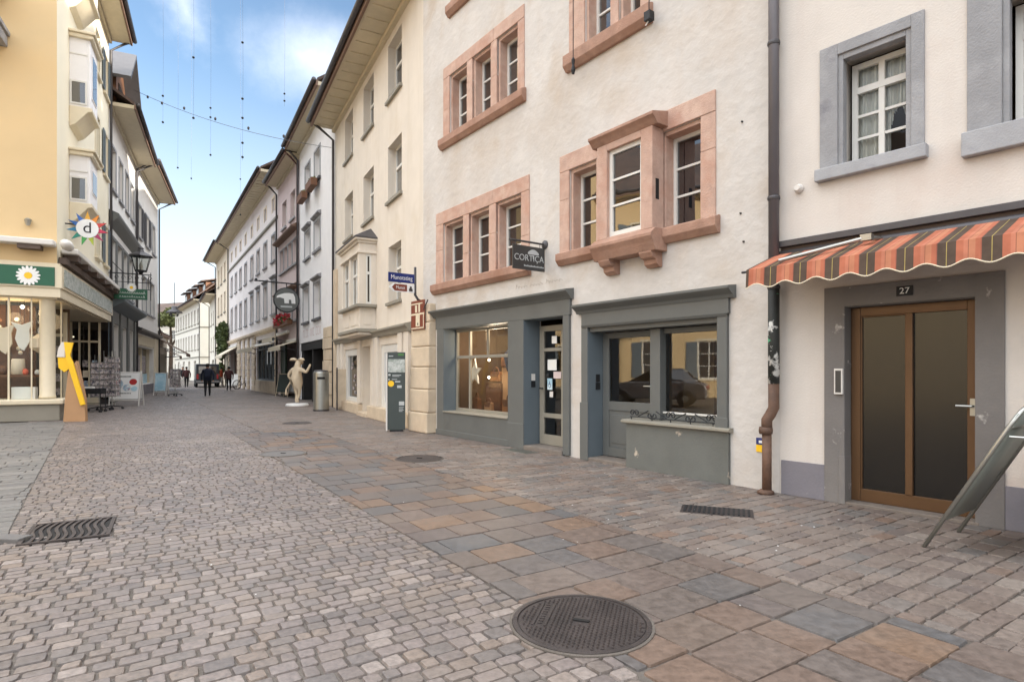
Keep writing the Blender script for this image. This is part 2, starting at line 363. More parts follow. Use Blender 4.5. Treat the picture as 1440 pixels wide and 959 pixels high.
MESH_CACHE = {}
class Bld:
    def __init__(s, name, label, cat, P, d, L, H, D, mat, group=None):
        s.P = P; s.d = d; s.L = L; s.H = H; s.D = D; s.mat = mat; s.holes = []; s.hm = 0
        s.rz = math.atan2(d[1], d[0])
        s.root = empty(name, label, cat, (P[0], P[1], 0), s.rz, group)
    def w(s, x, y, z=0):
        n = (-s.d[1], s.d[0])
        return (s.P[0]+s.d[0]*x+n[0]*y, s.P[1]+s.d[1]*x+n[1]*y, z)
    def add(s, mb, name, mat, parent=None, **kw): return mb.build(name, mat, parent or s.root, **kw)
    def hole(s, x0, x1, z0, z1, depth=.2): s.holes.append((x0, x1, z0, z1, depth))
    def finish(s, z0=0, sides=True, revmat=None, top=True):
        xs = sorted({0, s.L} | {h[i] for h in s.holes for i in (0, 1)}); zs = sorted({z0, s.H} | {h[i] for h in s.holes for i in (2, 3)})
        b = MB()
        for i in range(len(xs)-1):
            for j in range(len(zs)-1):
                cx = (xs[i]+xs[i+1])/2; cz = (zs[j]+zs[j+1])/2
                if any(h[0] < cx < h[1] and h[2] < cz < h[3] for h in s.holes): continue
                b.poly([(xs[i], 0, zs[j]), (xs[i+1], 0, zs[j]), (xs[i+1], 0, zs[j+1]), (xs[i], 0, zs[j+1])])
        for (x0, x1, a, c, dp) in s.holes:
            b.poly([(x0, 0, a), (x0, 0, c), (x0, dp, c), (x0, dp, a)], 1)
            b.poly([(x1, 0, a), (x1, dp, a), (x1, dp, c), (x1, 0, c)], 1)
            b.poly([(x0, 0, c), (x1, 0, c), (x1, dp, c), (x0, dp, c)], 1)
            if a > z0+.01: b.poly([(x0, 0, a), (x0, dp, a), (x1, dp, a), (x1, 0, a)], 1)
        D = s.D
        if sides:
            b.poly([(0, 0, z0), (0, 0, s.H), (0, D, s.H), (0, D, z0)]); b.poly([(s.L, 0, z0), (s.L, D, z0), (s.L, D, s.H), (s.L, 0, s.H)])
            b.poly([(0, D, z0), (0, D, s.H), (s.L, D, s.H), (s.L, D, z0)])
            if top: b.poly([(0, 0, s.H), (s.L, 0, s.H), (s.L, D, s.H), (0, D, s.H)])
        return s.add(b, 'wall', [s.mat, revmat or s.mat], recalc=False)
    def roof(s, rise, ov=.6, mat='roof', soffit='soffit', thick=.12, trim='softrim', ext=.0, gutter=True, drop=.12, panels=False):
        H = s.H; D = s.D
        b = MB(); b.prism([(-ov, H+.04), (D/2, H+rise), (D+ov, H+.04), (D+ov, H+.04+thick), (D/2, H+rise+thick*1.6), (-ov, H+.04+thick)], 'x', -ext, s.L+ext)
        rf = s.add(b, 'roof', mat)
        b = MB()
        if rise > 0:
            for x in (0, s.L): s.add(MB().poly([(x, 0, H), (x, D, H), (x, D/2, H+rise)]), 'gable', s.mat, recalc=False)
        b = MB(); b.box(-ext, s.L+ext, -ov+.02, .0, H-drop, H+.03)
        b.box(-ext, s.L+ext, -.12, .0, H-drop-.12, H-drop-.002)
        if panels:
            x = .3
            while x < s.L-.2:
                b.box(x, x+.05, -ov+.12, -.16, H-drop-.025, H-drop-.002); x += .62
        sf = s.add(b, 'soffit', soffit)
        if trim:
            b = MB(); b.box(-ext-.01, s.L+ext+.01, -ov-.05, -ov+.018, H-drop-.03, H+.06); s.add(b, 'fascia', trim)
        if gutter:
            b = MB(); b.tube([(-ext-.03, -ov-.13, H+.06), (s.L+ext+.03, -ov-.13, H+.06)], .085, 10); s.add(b, 'gutter', 'zinc', smooth=True)
        return rf
    def pipe(s, x, z1=None, z0=0, ov=.6, r=.05, mat='zinc', y=-.09):
        z1 = z1 or s.H
        b = MB(); b.tube([(x, -ov-.1, z1), (x, -ov*.7, z1-.2), (x, y, z1-.55), (x, y, z0)], r, 8); return s.add(b, 'drainpipe', mat, smooth=True)
    def frame_mesh(s, w, h, cols, rows, tr, fw, bar, dp):
        key = ('f', round(w, 3), round(h, 3), cols, rows, tr, fw, bar)
        if key in MESH_CACHE: return MESH_CACHE[key]
        b = MB()
        b.box(0, fw, 0, dp, 0, h); b.box(w-fw, w, 0, dp, 0, h); b.box(fw, w-fw, 0, dp, 0, fw*1.25); b.box(fw, w-fw, 0, dp, h-fw, h)
        z1 = h-fw
        if tr:
            zt = h*tr; b.box(fw, w-fw, -.012, dp, zt-fw*.6, zt+fw*.6)
        iw = w-2*fw
        for c in range(1, cols):
            x = fw+iw*c/cols; q = fw*.5 if (cols == 2 and fw > .03) else bar/2
            b.box(x-q, x+q, -.006, dp*.9, fw*1.25, z1)
        zb = fw*1.25; zt2 = (h*tr-fw*.6) if tr else z1
        for r in range(1, rows):
            z = zb+(zt2-zb)*r/rows; b.box(fw, w-fw, .004, dp*.8, z-bar/2, z+bar/2)
        MESH_CACHE[key] = b; return b
    def win(s, x0, x1, z0, z1, inset=.16, cols=2, rows=3, tr=None, fw=.05, bar=.025, frame='white', pane='panefar', sur=None, sw=.14, proud=.03, sill=None, hood=None, shut=None, hole=True, curtain=False, y=None, parent=None, name='window', sillh=.1, silld=.1, surbot=False):
        w = x1-x0; h = z1-z0
        if hole: s.hole(x0, x1, z0, z1, inset+.05)
        key = ('w', round(w, 3), round(h, 3), cols, rows, tr, fw, bar, frame)
        if key not in MESH_CACHE: MESH_CACHE[key] = s.frame_mesh(w, h, cols, rows, tr, fw, bar, .05).mesh(name, frame)
        yy = inset if y is None else y
        o = bpy.data.objects.new(name, MESH_CACHE[key]); COL.objects.link(o); o.parent = parent or s.root; o.location = (x0, yy, z0)
        pk = ('p', round(w, 3), round(h, 3), pane)
        if pk not in MESH_CACHE: MESH_CACHE[pk] = MB().poly([(.01, .03, .01), (w-.01, .03, .01), (w-.01, .03, h-.01), (.01, .03, h-.01)]).mesh('pane', pane, recalc=False)
        if parent is None: pp = o; off = (0, 0, 0)
        else: pp = parent; off = (x0, yy, z0)
        p = bpy.data.objects.new('pane', MESH_CACHE[pk]); COL.objects.link(p); p.parent = pp; p.location = off
        def sub(key, nm, mt, mk):
            key = key+(mt,)
            if key not in MESH_CACHE: MESH_CACHE[key] = mk().mesh(nm, mt)
            q = bpy.data.objects.new(nm, MESH_CACHE[key]); COL.objects.link(q); q.parent = o; q.location = (0, -yy, 0); return q
        if sur:
            def mk():
                b = MB(); y1 = .002; y0 = -proud
                b.box(-sw, 0, y0, y1, (-sw if surbot else 0), h+sw); b.box(w, w+sw, y0, y1, (-sw if surbot else 0), h+sw); b.box(0, w, y0, y1, h, h+sw)
                if surbot: b.box(0, w, y0, y1, -sw, 0)
                return b
            sub(('s', round(w, 3), round(h, 3), sw, proud, surbot), 'surround', sur, mk)
        if sill:
            e = sw+.04 if sur else .06
            sub(('i', round(w, 3), e, sillh, silld), 'sill', sill, lambda: MB().box(-e, w+e, -silld, inset+.02 if sillh < .0 else .0, -sillh, -.004).box(.004, w-.004, -.002, yy+.01, -.03, .004))
        if hood: sub(('h', round(w, 3), sw), 'hood', hood, lambda: MB().prism([(0, 0), (-.16, .09), (-.16, .14), (0, .2)], 'x', -sw-.06, w+sw+.06))
        if hood:
            for c in o.children:
                if c.name.startswith('hood'): c.location = (0, -yy, h+(sw if sur else 0)+.012)
        if shut:
            def mk2(sgn):
                b = MB(); a = (-w/2-.03, -.02) if sgn < 0 else (w+.02, w+w/2+.03)
                b.box(a[0], a[1], -.07, -.03, .02, h-.02)
                z = .1
                while z < h-.1:
                    b.box(a[0]+.05, a[1]-.05, -.08, -.07, z, z+.03); z += .07
                return b
            for sg in (-1, 1): sub(('sh', round(w, 3), round(h, 3), sg), 'shutter', shut, lambda: mk2(sg))
        if curtain:
            def mk3():
                b = MB(); n = 26
                for (a, c, lo) in ((.02, w*.56, .0), (w*.5, w-.02, .25)):
                    pts = [(a+(c-a)*k/n, .09+.018*math.sin(k*1.9)+.01*math.sin(k*.7)) for k in range(n+1)]
                    for k in range(n):
                        (xa, ya), (xb, yb) = pts[k], pts[k+1]
                        zl = h*lo*(k/n) if lo else 0
                        b.poly([(xa, ya, .03+zl), (xb, yb, .03+zl), (xb, yb, h-.02), (xa, ya, h-.02)])
                return b
            q = sub(('c', round(w, 3), round(h, 3)), 'curtain', 'curtain', mk3); q.location = (0, .02, 0)
        return o

# ---------------------------------------------------------------- world, sun, camera
def sky():
    w = bpy.data.worlds.new('World'); SC.world = w; w.use_nodes = True; nt = w.node_tree; L = nt.links
    bg = nt.nodes['Background']; bg.inputs['Strength'].default_value = .1
    st = nd(nt, 'ShaderNodeTexSky', sky_type='NISHITA'); st.sun_disc = False
    st.sun_elevation = rad(SUN_EL); st.sun_rotation = rad(SUN_AZ); st.air_density = 1.0; st.dust_density = 2.4; st.ozone_density = 1.7; st.altitude = 400
    tc = nd(nt, 'ShaderNodeTexCoord')
    nz = nd(nt, 'ShaderNodeTexNoise', i_Scale=5.5, i_Detail=12., i_Roughness=.6); L.new(tc.outputs['Generated'], nz.inputs['Vector'])
    def blob(d, r0, r1, amp, stretch=(1, 1, 1)):
        d = Vector(d).normalized()
        sb = nd(nt, 'ShaderNodeVectorMath', operation='SUBTRACT'); L.new(tc.outputs['Generated'], sb.inputs[0]); sb.inputs[1].default_value = d
        ml = nd(nt, 'ShaderNodeVectorMath', operation='MULTIPLY'); L.new(sb.outputs[0], ml.inputs[0]); ml.inputs[1].default_value = stretch
        ln = nd(nt, 'ShaderNodeVectorMath', operation='LENGTH'); L.new(ml.outputs[0], ln.inputs[0])
        ns = nd(nt, 'ShaderNodeMath', operation='MULTIPLY_ADD'); L.new(nz.outputs['Fac'], ns.inputs[0]); ns.inputs[1].default_value = amp; L.new(ln.outputs['Value'], ns.inputs[2])
        mr = nd(nt, 'ShaderNodeMapRange', interpolation_type='SMOOTHSTEP', i_From_Min=r0, i_From_Max=r1, i_To_Min=1., i_To_Max=0.); L.new(ns.outputs[0], mr.inputs['Value'])
        return mr.outputs['Result']
    # unseen bright clouds added overhead, behind and right to lift the shade, and two thin wisps above the roofs ahead
    parts = [(blob((-.25, -.5, .83), .86, 1.28, .5), CLOUD_FILL_BACK), (blob((-.38, .2, .9), .58, .92, .5), CLOUD_FILL), (blob((.62, .3, .75), .6, .98, .5), CLOUD_FILL)]
    wisps = [blob(((428-720)/825, 1, (521-78)/825), .05, .23, .22, (1, 1, 1.7)), blob(((262-720)/825, 1, (521-15)/825), .06, .2, .26, (1.9, 1, .9))]
    col = st.outputs['Color']
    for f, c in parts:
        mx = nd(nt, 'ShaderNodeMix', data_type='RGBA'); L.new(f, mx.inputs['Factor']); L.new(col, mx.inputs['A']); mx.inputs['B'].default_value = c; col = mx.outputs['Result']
    sz = nd(nt, 'ShaderNodeSeparateXYZ'); L.new(tc.outputs['Generated'], sz.inputs[0])       # pale air low over the roofs
    hz = nd(nt, 'ShaderNodeMapRange', interpolation_type='SMOOTHSTEP', i_From_Min=.02, i_From_Max=.46, i_To_Min=.85, i_To_Max=0.); L.new(sz.outputs['Z'], hz.inputs['Value'])
    mx = nd(nt, 'ShaderNodeMix', data_type='RGBA'); L.new(hz.outputs['Result'], mx.inputs['Factor']); L.new(col, mx.inputs['A']); mx.inputs['B'].default_value = AIR; col = mx.outputs['Result']
    for f in wisps:
        ml = nd(nt, 'ShaderNodeMath', operation='MULTIPLY'); L.new(f, ml.inputs[0]); ml.inputs[1].default_value = .6
        mx = nd(nt, 'ShaderNodeMix', data_type='RGBA'); L.new(ml.outputs[0], mx.inputs['Factor']); L.new(col, mx.inputs['A']); mx.inputs['B'].default_value = CLOUD_LO; col = mx.outputs['Result']
    L.new(col, bg.inputs['Color'])
    sd = bpy.data.lights.new('sun', 'SUN'); sd.energy = 3.2; sd.angle = rad(.6); sd.color = (1, .92, .8)
    so = bpy.data.objects.new('sun', sd); COL.objects.link(so)
    v = Vector((math.sin(rad(SUN_AZ))*math.cos(rad(SUN_EL)), math.cos(rad(SUN_AZ))*math.cos(rad(SUN_EL)), math.sin(rad(SUN_EL))))
    so.rotation_euler = v.to_track_quat('Z', 'Y').to_euler(); so.location = (20, -10, 30)

def camera():
    c = bpy.data.cameras.new('camera'); o = bpy.data.objects.new('camera', c); COL.objects.link(o); SC.camera = o
    o.location = (0, 0, 1.4); o.rotation_euler = (PI/2, 0, 0)
    c.sensor_fit = 'HORIZONTAL'; c.sensor_width = 36; c.lens = 36*825/1440
    c.shift_y = (521-479.5)/1440; c.clip_end = 3000; c.clip_start = .05
    SC.view_settings.view_transform = 'Standard'; SC.view_settings.look = 'None'; SC.view_settings.gamma = 1; SC.view_settings.exposure = EXPOSURE
    SC.render.resolution_x = 1024; SC.render.resolution_y = 681
    SC.cycles.max_bounces = 8; SC.cycles.transparent_max_bounces = 12; SC.cycles.diffuse_bounces = 4
    SC.cycles.sample_clamp_indirect = 4; SC.cycles.use_denoising = True

# ---------------------------------------------------------------- ground and paving
AX = (-.5512, .8344); BX = (.8344, .5512)          # along the street, across it
def ab(a, b, z=0): return (a*AX[0]+b*BX[0], a*AX[1]+b*BX[1], z)
def bleft(a): return -.86-.0375*(a-7.2)
def seen(a, b):
    x, y, _ = ab(a, b); return y > 1.2 and abs(x) < 1.35*y+.8

def paving(name, mat, a0, a1, bl, br, pitch, ln, jit, gap, relief, corner, wob=.02, big=False, alim=14, tilt=.02, keep=None, spread=.0, lenvar=(.72, 1.3)):
    V = []; F = []; T = []
    a = a0; row = 0
    while a < a1:
        p = pitch*R.uniform(1-jit*.6, 1+jit*.6)
        lo = bl(a) if callable(bl) else bl; hi = br(a) if callable(br) else br
        b = lo+R.uniform(0, ln*.8)-ln*.8; ph = R.uniform(0, 6); first = True
        while b < hi:
            l = ln*R.uniform(*lenvar)
            b0 = max(b, lo); b1 = min(b+l, hi); b += l
            if b1-b0 < .05: continue
            bc = (b0+b1)/2; ac = a+p/2
            if not seen(ac, bc) or (keep and not keep(ac, bc)): continue
            oa = wob*math.sin(bc*1.1+row*.13)+wob*.5*math.sin(bc*2.7+row*.31+1)
            j = lambda: R.uniform(-1, 1)*jit*pitch*.16
            q = [(a+gap/2+oa+j(), b0+gap/2+j()), (a+gap/2+oa+j(), b1-gap/2+j()), (a+p-gap/2+oa+j(), b1-gap/2+j()), (a+p-gap/2+oa+j(), b0+gap/2+j())]
            z = R.uniform(-relief, relief)*.35; tx = R.uniform(-tilt, tilt); ty = R.uniform(-tilt, tilt)
            t = min(1, max(0, R.gauss(.5, .27)+spread*math.sin(ac*.7)*math.sin(bc*.9)))
            cx = sum(k[0] for k in q)/4; cy = sum(k[1] for k in q)/4
            def P(u, v, zz): return ab(u, v, zz+z+(u-cx)*tx+(v-cy)*ty)
            i = len(V)
            if ac < alim:
                ring = []
                for k in range(4):
                    c0 = q[k]; pr = q[k-1]; nx = q[(k+1) % 4]
                    for o in (pr, nx):
                        dx, dy = o[0]-c0[0], o[1]-c0[1]; d = math.hypot(dx, dy) or 1; cc = min(corner*R.uniform(.6, 1.4), d*.35)
                        ring.append((c0[0]+dx/d*cc, c0[1]+dy/d*cc))
                ins = relief*.55+.002
                top = []
                for (u, v) in ring:
                    dx, dy = cx-u, cy-v; d = math.hypot(dx, dy); top.append((u+dx/d*ins, v+dy/d*ins))
                mf = .08 if big else .22; mid = [(u+(cx-u)*mf, v+(cy-v)*mf) for (u, v) in top]
                V += [P(u, v, -relief-.008) for (u, v) in ring]+[P(u, v, -relief*(.12 if big else .2)) for (u, v) in top]+[P(u, v, 0) for (u, v) in mid]
                for k in range(8):
                    F.append((i+k, i+(k+1) % 8, i+8+(k+1) % 8, i+8+k)); F.append((i+8+k, i+8+(k+1) % 8, i+16+(k+1) % 8, i+16+k))
                F.append(tuple(i+16+k for k in range(8))); T += [t]*17
            else:
                V += [P(u, v, 0) for (u, v) in q]+[P(u+(u-cx)*.04, v+(v-cy)*.04, -relief-.004) for (u, v) in q]
                F += [(i, i+1, i+2, i+3)]+[(i+k, i+4+k, i+4+(k+1) % 4, i+(k+1) % 4) for k in range(4)]; T += [t]*5
        a += p; row += 1
    me = bpy.data.meshes.new(name); me.from_pydata(V, [], F); me.materials.append(M[mat])
    at = me.attributes.new('tone', 'FLOAT', 'FACE'); at.data.foreach_set('value', T)
    me.update(); bm = bmesh.new(); bm.from_mesh(me); bmesh.ops.recalc_face_normals(bm, faces=bm.faces); bm.to_mesh(me); bm.free()
    me.polygons.foreach_set('use_smooth', [False]*len(me.polygons))
    o = bpy.data.objects.new(name, me); COL.objects.link(o); return struct(o)

def ground():
    b = MB(); b.poly([(-900, -900, -.05), (900, -900, -.05), (900, 900, -.05), (-900, 900, -.05)]); struct(b.build('ground', 'ground'))
    b = MB(); pts = [ab(-6, -14), ab(-6, 8.5), ab(75, 14), ab(75, -6), ab(20, -14)]
    n = 0; b.poly([(p[0], p[1], -.0135) for p in pts]); struct(b.build('street_bed', 'bed'))
    paving('cobbled_street', 'setts', 1.2, 60, lambda a: (-5.5 if a < 6.2 else bleft(a)) if a < 20 else -2.2+max(0, a-24)*.06, lambda a: 2.0 if a < 14.5 else (2.6 if a < 40 else 6.), .097, .115, .4, .010, .0065, .009, wob=.014, alim=13, spread=.12, lenvar=(.7, 1.35))
    paving('slab_strip', 'slabs', .2, 14.5, 2.0, 3.68, .35, .37, .16, .011, .006, .010, wob=.004, alim=15, tilt=.006, spread=.1, lenvar=(.6, 1.35), big=True)
    paving('side_pavement', 'flags', -.6, 62, lambda a: 3.68 if a < 14.5 else (2.6 if a < 40 else 6.), lambda a: 6.75 if a < 13 else (7.0 if a < 36 else 8.2), .135, .20, .35, .009, .0045, .012, wob=.012, alim=11, tilt=.006, spread=.12)
    paving('left_pavement', 'leftflags', 6.35, 20.5, lambda a: -9, bleft, .2, .34, .2, .010, .006, .012, wob=.008, alim=14, tilt=.008)
    b = MB(); b.box(-3.2, .0, -.07, .07, -.05, .035); b.build('kerb_stone', 'lidgrey', loc=(-4.0, 4.83, 0), rot=(0, 0, rad(-4)), bevel=.01); struct(bpy.data.objects['kerb_stone'])

def manhole(x, y, r, label, fine=True, mat='lid', rot=.6):
    t = empty('manhole_cover', label, 'manhole cover', (x, y, .0), rot, 'round manhole covers in the street')
    b = MB(); b.lathe([(r+.015, -.02), (r+.015, .006), (r, .0085), (r, -.02)], n=64); b.build('collar', 'bed', t)
    b = MB(); b.lathe([(r-.002, -.02), (r-.002, .011), (r-.028, .013), (r-.03, .004), (r-.034, .004)], n=64); b.build('rim', mat, t)
    b = MB(); b.lathe([(r-.036, -.02), (r-.036, .009)], n=64)
    if fine:
        p = .031; n = int(r/p)+1
        for i in range(-n, n+1):
            for j in range(-n, n+1):
                u = i*p+(p/2 if j % 2 else 0); v = j*p*.8
                if math.hypot(u, v) > r-.055: continue
                if -.30 < u < -.12 and abs(v+.02) < .12 and False: continue
                if abs(u) < .05 and abs(v) < .03: continue
                if -.27 < v < -.17 and -.2 < u < .13: continue
                k = len(b.v); h = .0085
                q = [(u-.0125, v), (u, v-.0075), (u+.0125, v), (u, v+.0075)]
                b.v += [(a, c, .009) for a, c in q]+[(u+(a-u)*.45, v+(c-v)*.45, .009+h) for a, c in q]
                for s in range(4): b.f.append((k+s, k+(s+1) % 4, k+4+(s+1) % 4, k+4+s)); b.m.append(0)
                b.f.append((k+4, k+5, k+6, k+7)); b.m.append(0)
        b.box(-.19, .12, -.258, -.245, .009, .015); b.box(-.19, .12, -.19, -.177, .009, .015)
        for k in range(9): b.box(-.18+k*.032, -.18+k*.032+.016, -.23, -.205, .009, .0135)
        for k in range(10):
            a = .3+k*.16; rr = r-.05
            b.box(rr*math.cos(a)-.008, rr*math.cos(a)+.008, rr*math.sin(a)-.008, rr*math.sin(a)+.008, .009, .0135)
    b.build('lid', mat, t)
    b = MB(); b.box(-.045, .045, -.012, .012, .008, .0172); b.build('keyhole', 'dark', t, rot=(0, 0, 1.5 if fine else -.9))
    return t

def street_iron():
    manhole(.385, 3.262, .385, 'large studded round manhole cover in the near foreground, among the slabs', True, 'lid', -1.83)
    manhole(-1.47, 9.31, .37, 'brown round manhole cover on the paving before the left shop window', False, 'lid')
    manhole(-3.85, 9.87, .37, 'grey round manhole cover between the cobbles and the slab strip', False, 'lidgrey')
    manhole(-5.72, 15.6, .36, 'distant round manhole cover before the beige house', False, 'lid')
    # wavy storm drain
    t = empty('storm_drain', 'rectangular storm drain with wavy iron bars set in the cobbles', 'drain', (-3.86, 5.13, 0), math.atan2(BX[1], BX[0])-.06)
    b = MB(); w, h = .31, .36
    b.box(-w, w, -h, h, -.03, .002); b.build('pit', 'dark', t)
    b = MB(); b.box(-w, w, -h, -h+.03, -.02, .016); b.box(-w, w, h-.03, h, -.02, .016); b.box(-w, -w+.03, -h+.03, h-.03, -.02, .016); b.box(w-.03, w, -h+.03, h-.03, -.02, .016); b.build('frame', 'lid', t)
    b = MB()
    for k in range(10):
        x = -w+.058+k*.055
        L1 = []; L2 = []
        for q in range(17):
            yy = -h+.03+(2*h-.06)*q/16; dx = .024*math.sin(q/16*2*PI+.4)
            L1.append((x+dx-.013, yy)); L2.append((x+dx+.013, yy))
        for q in range(16):
            b.poly([(*L1[q], .014), (*L2[q], .014), (*L2[q+1], .014), (*L1[q+1], .014)])
            for Q in (L1, L2): b.poly([(*Q[q], .014), (*Q[q+1], .014), (*Q[q+1], -.01), (*Q[q], -.01)])
    b.build('grate', 'lid', t)
    t = empty('drain_grate', 'dark rectangular drain grate in the pavement before the worn shop wall', 'drain', (2.04, 5.85, 0), math.atan2(BX[1], BX[0])-.95)
    b = MB(); b.box(-.34, .34, -.17, .17, -.02, .004); b.build('frame', 'lid', t)
    b = MB()
    for k in range(14): b.box(-.31+k*.046, -.31+k*.046+.022, -.14, .14, .004, .012)
    b.build('bars', 'iron', t)
    t = empty('foot_grate', 'steel foot grate in front of the glazed shop door', 'grate', (*CORT.w(4.05, -.32), 0)[:3] if False else CORT.w(4.0, -.25, 0), CORT.rz)
    b = MB(); b.box(-.35, .35, -.15, .15, -.02, .004); b.build('frame', 'steel', t)
    b = MB()
    for k in range(16): b.box(-.32+k*.041, -.32+k*.041+.018, -.12, .12, .004, .010)
    b.build('bars', 'steel', t)

# ---------------------------------------------------------------- the right-hand row
def stone_group(B, outer, openings, z0, z1, sillz, sill_l, sill_r, rows=3, label=None, inset=.2, pane='pane', cap=None):
    """a coupled window in a red sandstone frame: frame with mullions, sill, one casement and pane per light"""
    x0, x1 = outer; zt = cap
    b = MB(); y0, y1 = -.022, .01
    xs = [x0]+[v for o in openings for v in o]+[x1]
    for i in range(0, len(xs), 2):
        zm = z0+(z1-z0)*(.38+.09*((i*7+int(x0*10)) % 4)); yb = inset+.04 if 0 < i < len(xs)-2 else y1
        b.box(xs[i], xs[i+1], y0, yb, z0, zm-.002); b.box(xs[i], xs[i+1], y0+.003, yb, zm+.002, z1-.002)
    cuts = [x0]+[(openings[i][1]+openings[i+1][0])/2 for i in range(len(openings)-1)]+[x1]
    for i in range(len(cuts)-1): b.box(cuts[i]+.002, cuts[i+1]-.002, y0-.001-.002*(i % 2), y1, z1, zt)
    for (a, c) in openings:                      # stepped reveal inside each light
        b.box(a, a+.05, .03, inset+.04, z0, z1); b.box(c-.03, c, .03, inset+.04, z0, z1); b.box(a+.05, c-.03, .03, inset+.04, z1-.06, z1)
    g = B.add(b, 'window', 'sandstone', bevel=.008)
    b = MB(); b.prism([(.05, sillz), (-.05, sillz), (-.115, sillz+.08), (-.115, z0-.03), (-.03, z0+.004), (.05, z0+.004)], 'x', sill_l, sill_r)
    B.add(b, 'sill', 'sandsill', parent=g, bevel=.006)
    for (a, c) in openings:
        B.hole(a, c, z0, z1, inset+.05)
        B.win(a+.05, c-.03, z0+.005, z1-.06, inset=inset, cols=1, rows=rows, fw=.05, bar=.03, frame='white', pane=pane, hole=False, parent=g, name='casement')
    return g

def cortica():
    global CORT
    d = (.598, -.8015); B = Bld('plaster_house', 'rough white plaster house with red sandstone window frames and two grey green shopfronts', 'house', (-2.05, 13.56), d, 8.55, 12.2, 11, 'plaster')
    CORT = B
    stone_group(B, (.62, 3.96), [(.93, 1.75), (1.97, 2.70), (2.93, 3.72)], 3.32, 4.6, 3.08, .52, 4.0, cap=4.87)
    stone_group(B, (.94, 3.81), [(1.2, 1.9), (2.1, 2.76), (2.96, 3.62)], 6.44, 7.72, 6.2, .86, 3.86, cap=7.96)
    stone_group(B, (5.0, 6.66), [(5.36, 5.92), (6.08, 6.5)], 6.52, 8.0, 6.24, 4.95, 6.72, cap=8.25)
    stone_group(B, (1.24, 3.9), [(1.5, 2.2), (2.4, 3.1), (3.2, 3.75)], 9.2, 10.6, 8.95, 1.18, 4.0, cap=10.9)
    stone_group(B, (5.2, 7.0), [(5.5, 6.1), (6.3, 6.8)], 9.3, 10.6, 9.05, 5.1, 7.1, cap=10.9)
    # the group with the shallow stone bay
    g = stone_group(B, (4.77, 7.72), [(5.0, 5.62), (6.86, 7.5)], 3.34, 4.66, 3.12, 4.77, 7.78, cap=4.93, pane='pane')
    P = .24; b = MB(); xl, xr = 5.86, 6.9
    b.box(xl, xl+.2, -P, .0, 3.32, 4.70); b.box(xr-.2, xr, -P, .0, 3.32, 4.70); b.box(xl+.2, xr-.2, -P+.001, .0, 4.60, 4.70); b.box(xl+.2, xr-.2, -P+.001, .0, 3.2, 3.34)
    b.box(5.66, xl-.001, -.05, .0, 3.3, 4.9)
    bay = B.add(b, 'bay_window', 'sandstone', bevel=.008)
    b = MB(); b.prism([(.0, 4.7), (-P, 4.7), (-P-.05, 4.76), (-P-.1, 4.80), (-P-.1, 4.84), (0, 4.92)], 'x', xl-.09, xr+.09); B.add(b, 'cap', 'sandsill', parent=bay, bevel=.005)
    b = MB(); b.prism([(.0, 3.02), (-P, 3.02), (-P-.06, 3.14), (-P-.1, 3.2), (-P-.1, 3.24), (-P, 3.32), (0, 3.32)], 'x', xl-.06, xr+.06); B.add(b, 'sill', 'sandsill', parent=bay, bevel=.005)
    for x in (xl+.02, xr-.24):
        b = MB(); b.prism([(.0, 2.82), (-.06, 2.82), (-.12, 2.86), (-.13, 2.92), (-.2, 2.94), (-P+.0, 3.0), (-P, 3.022), (0, 3.022)], 'x', x, x+.22); B.add(b, 'corbel', 'sandsill', parent=bay, bevel=.005)
    B.win(xl+.2, xr-.2, 3.34, 4.6, y=-P+.06, cols=1, rows=3, fw=.06, bar=.03, pane='pane', hole=False, parent=bay, name='casement')
    b = MB(); b.box(xr-.004, xr+.002, -.17, -.1, 3.72, 4.0); B.add(b, 'slot', 'dark', parent=bay)
    # left shopfront
    gg = 'greygreen'
    b = MB(); b.box(.66, 5.05, -.05, .01, 2.30, 2.58); b.box(.72, 1.0, -.05, .01, .02, 2.30); b.box(3.36, 3.83, -.05, .33, .02, 2.30); b.box(4.88, 5.03, -.05, .33, .02, 2.30)
    b.box(.72, 3.36, -.045, .30, .0, .50); b.box(.70, 3.4, -.07, -.045, .0, .12); b.box(3.34, 3.85, -.065, -.05, .0, .45)
    sf = B.add(b, 'shopfront', gg, bevel=.008)
    b = MB(); b.prism([(.0, 2.56), (-.06, 2.56), (-.09, 2.60), (-.16, 2.66), (-.18, 2.68), (-.18, 2.71), (0, 2.735)], 'x', .54, 5.10); B.add(b, 'cornice', gg, parent=sf)
    b = MB(); b.box(1.0, 3.36, -.07, .27, .502, .53); B.add(b, 'sill', 'olivegrey', parent=sf, bevel=.006)
    B.hole(1.0, 3.36, .1, 2.3, .36); B.hole(3.83, 4.88, 0, 2.3, .36)
    b = MB(); b.box(1.0, 1.004, -.04, .29, .53, 2.3); b.box(3.83, 3.834, -.04, .33, .0, 2.3); b.box(4.876, 4.88, -.04, .33, .0, 2.3); b.box(1.0, 3.36, -.04, .29, 2.296, 2.3); b.box(3.83, 4.88, -.04, .33, 2.296, 2.3); B.add(b, 'reveal', 'bluegrey', parent=sf)
    # display window: wide frame with top lights
    w0, w1, z0, z1, y = 1.01, 3.35, .53, 2.29, .26
    b = MB(); b.box(w0, w0+.06, y, y+.06, z0, z1); b.box(w1-.05, w1, y, y+.06, z0, z1); b.box(w0+.06, w1-.05, y, y+.06, z0, z0+.06); b.box(w0+.06, w1-.05, y, y+.06, z1-.06, z1)
    b.box(w0+.06, w1-.05, y-.01, y+.05, 1.66, 1.72)
    for x in (1.55, 2.98): b.box(x, x+.05, y-.005, y+.05, z0+.06, z1-.06)
    b.box(2.22, 2.26, y, y+.05, 1.72, z1-.06)
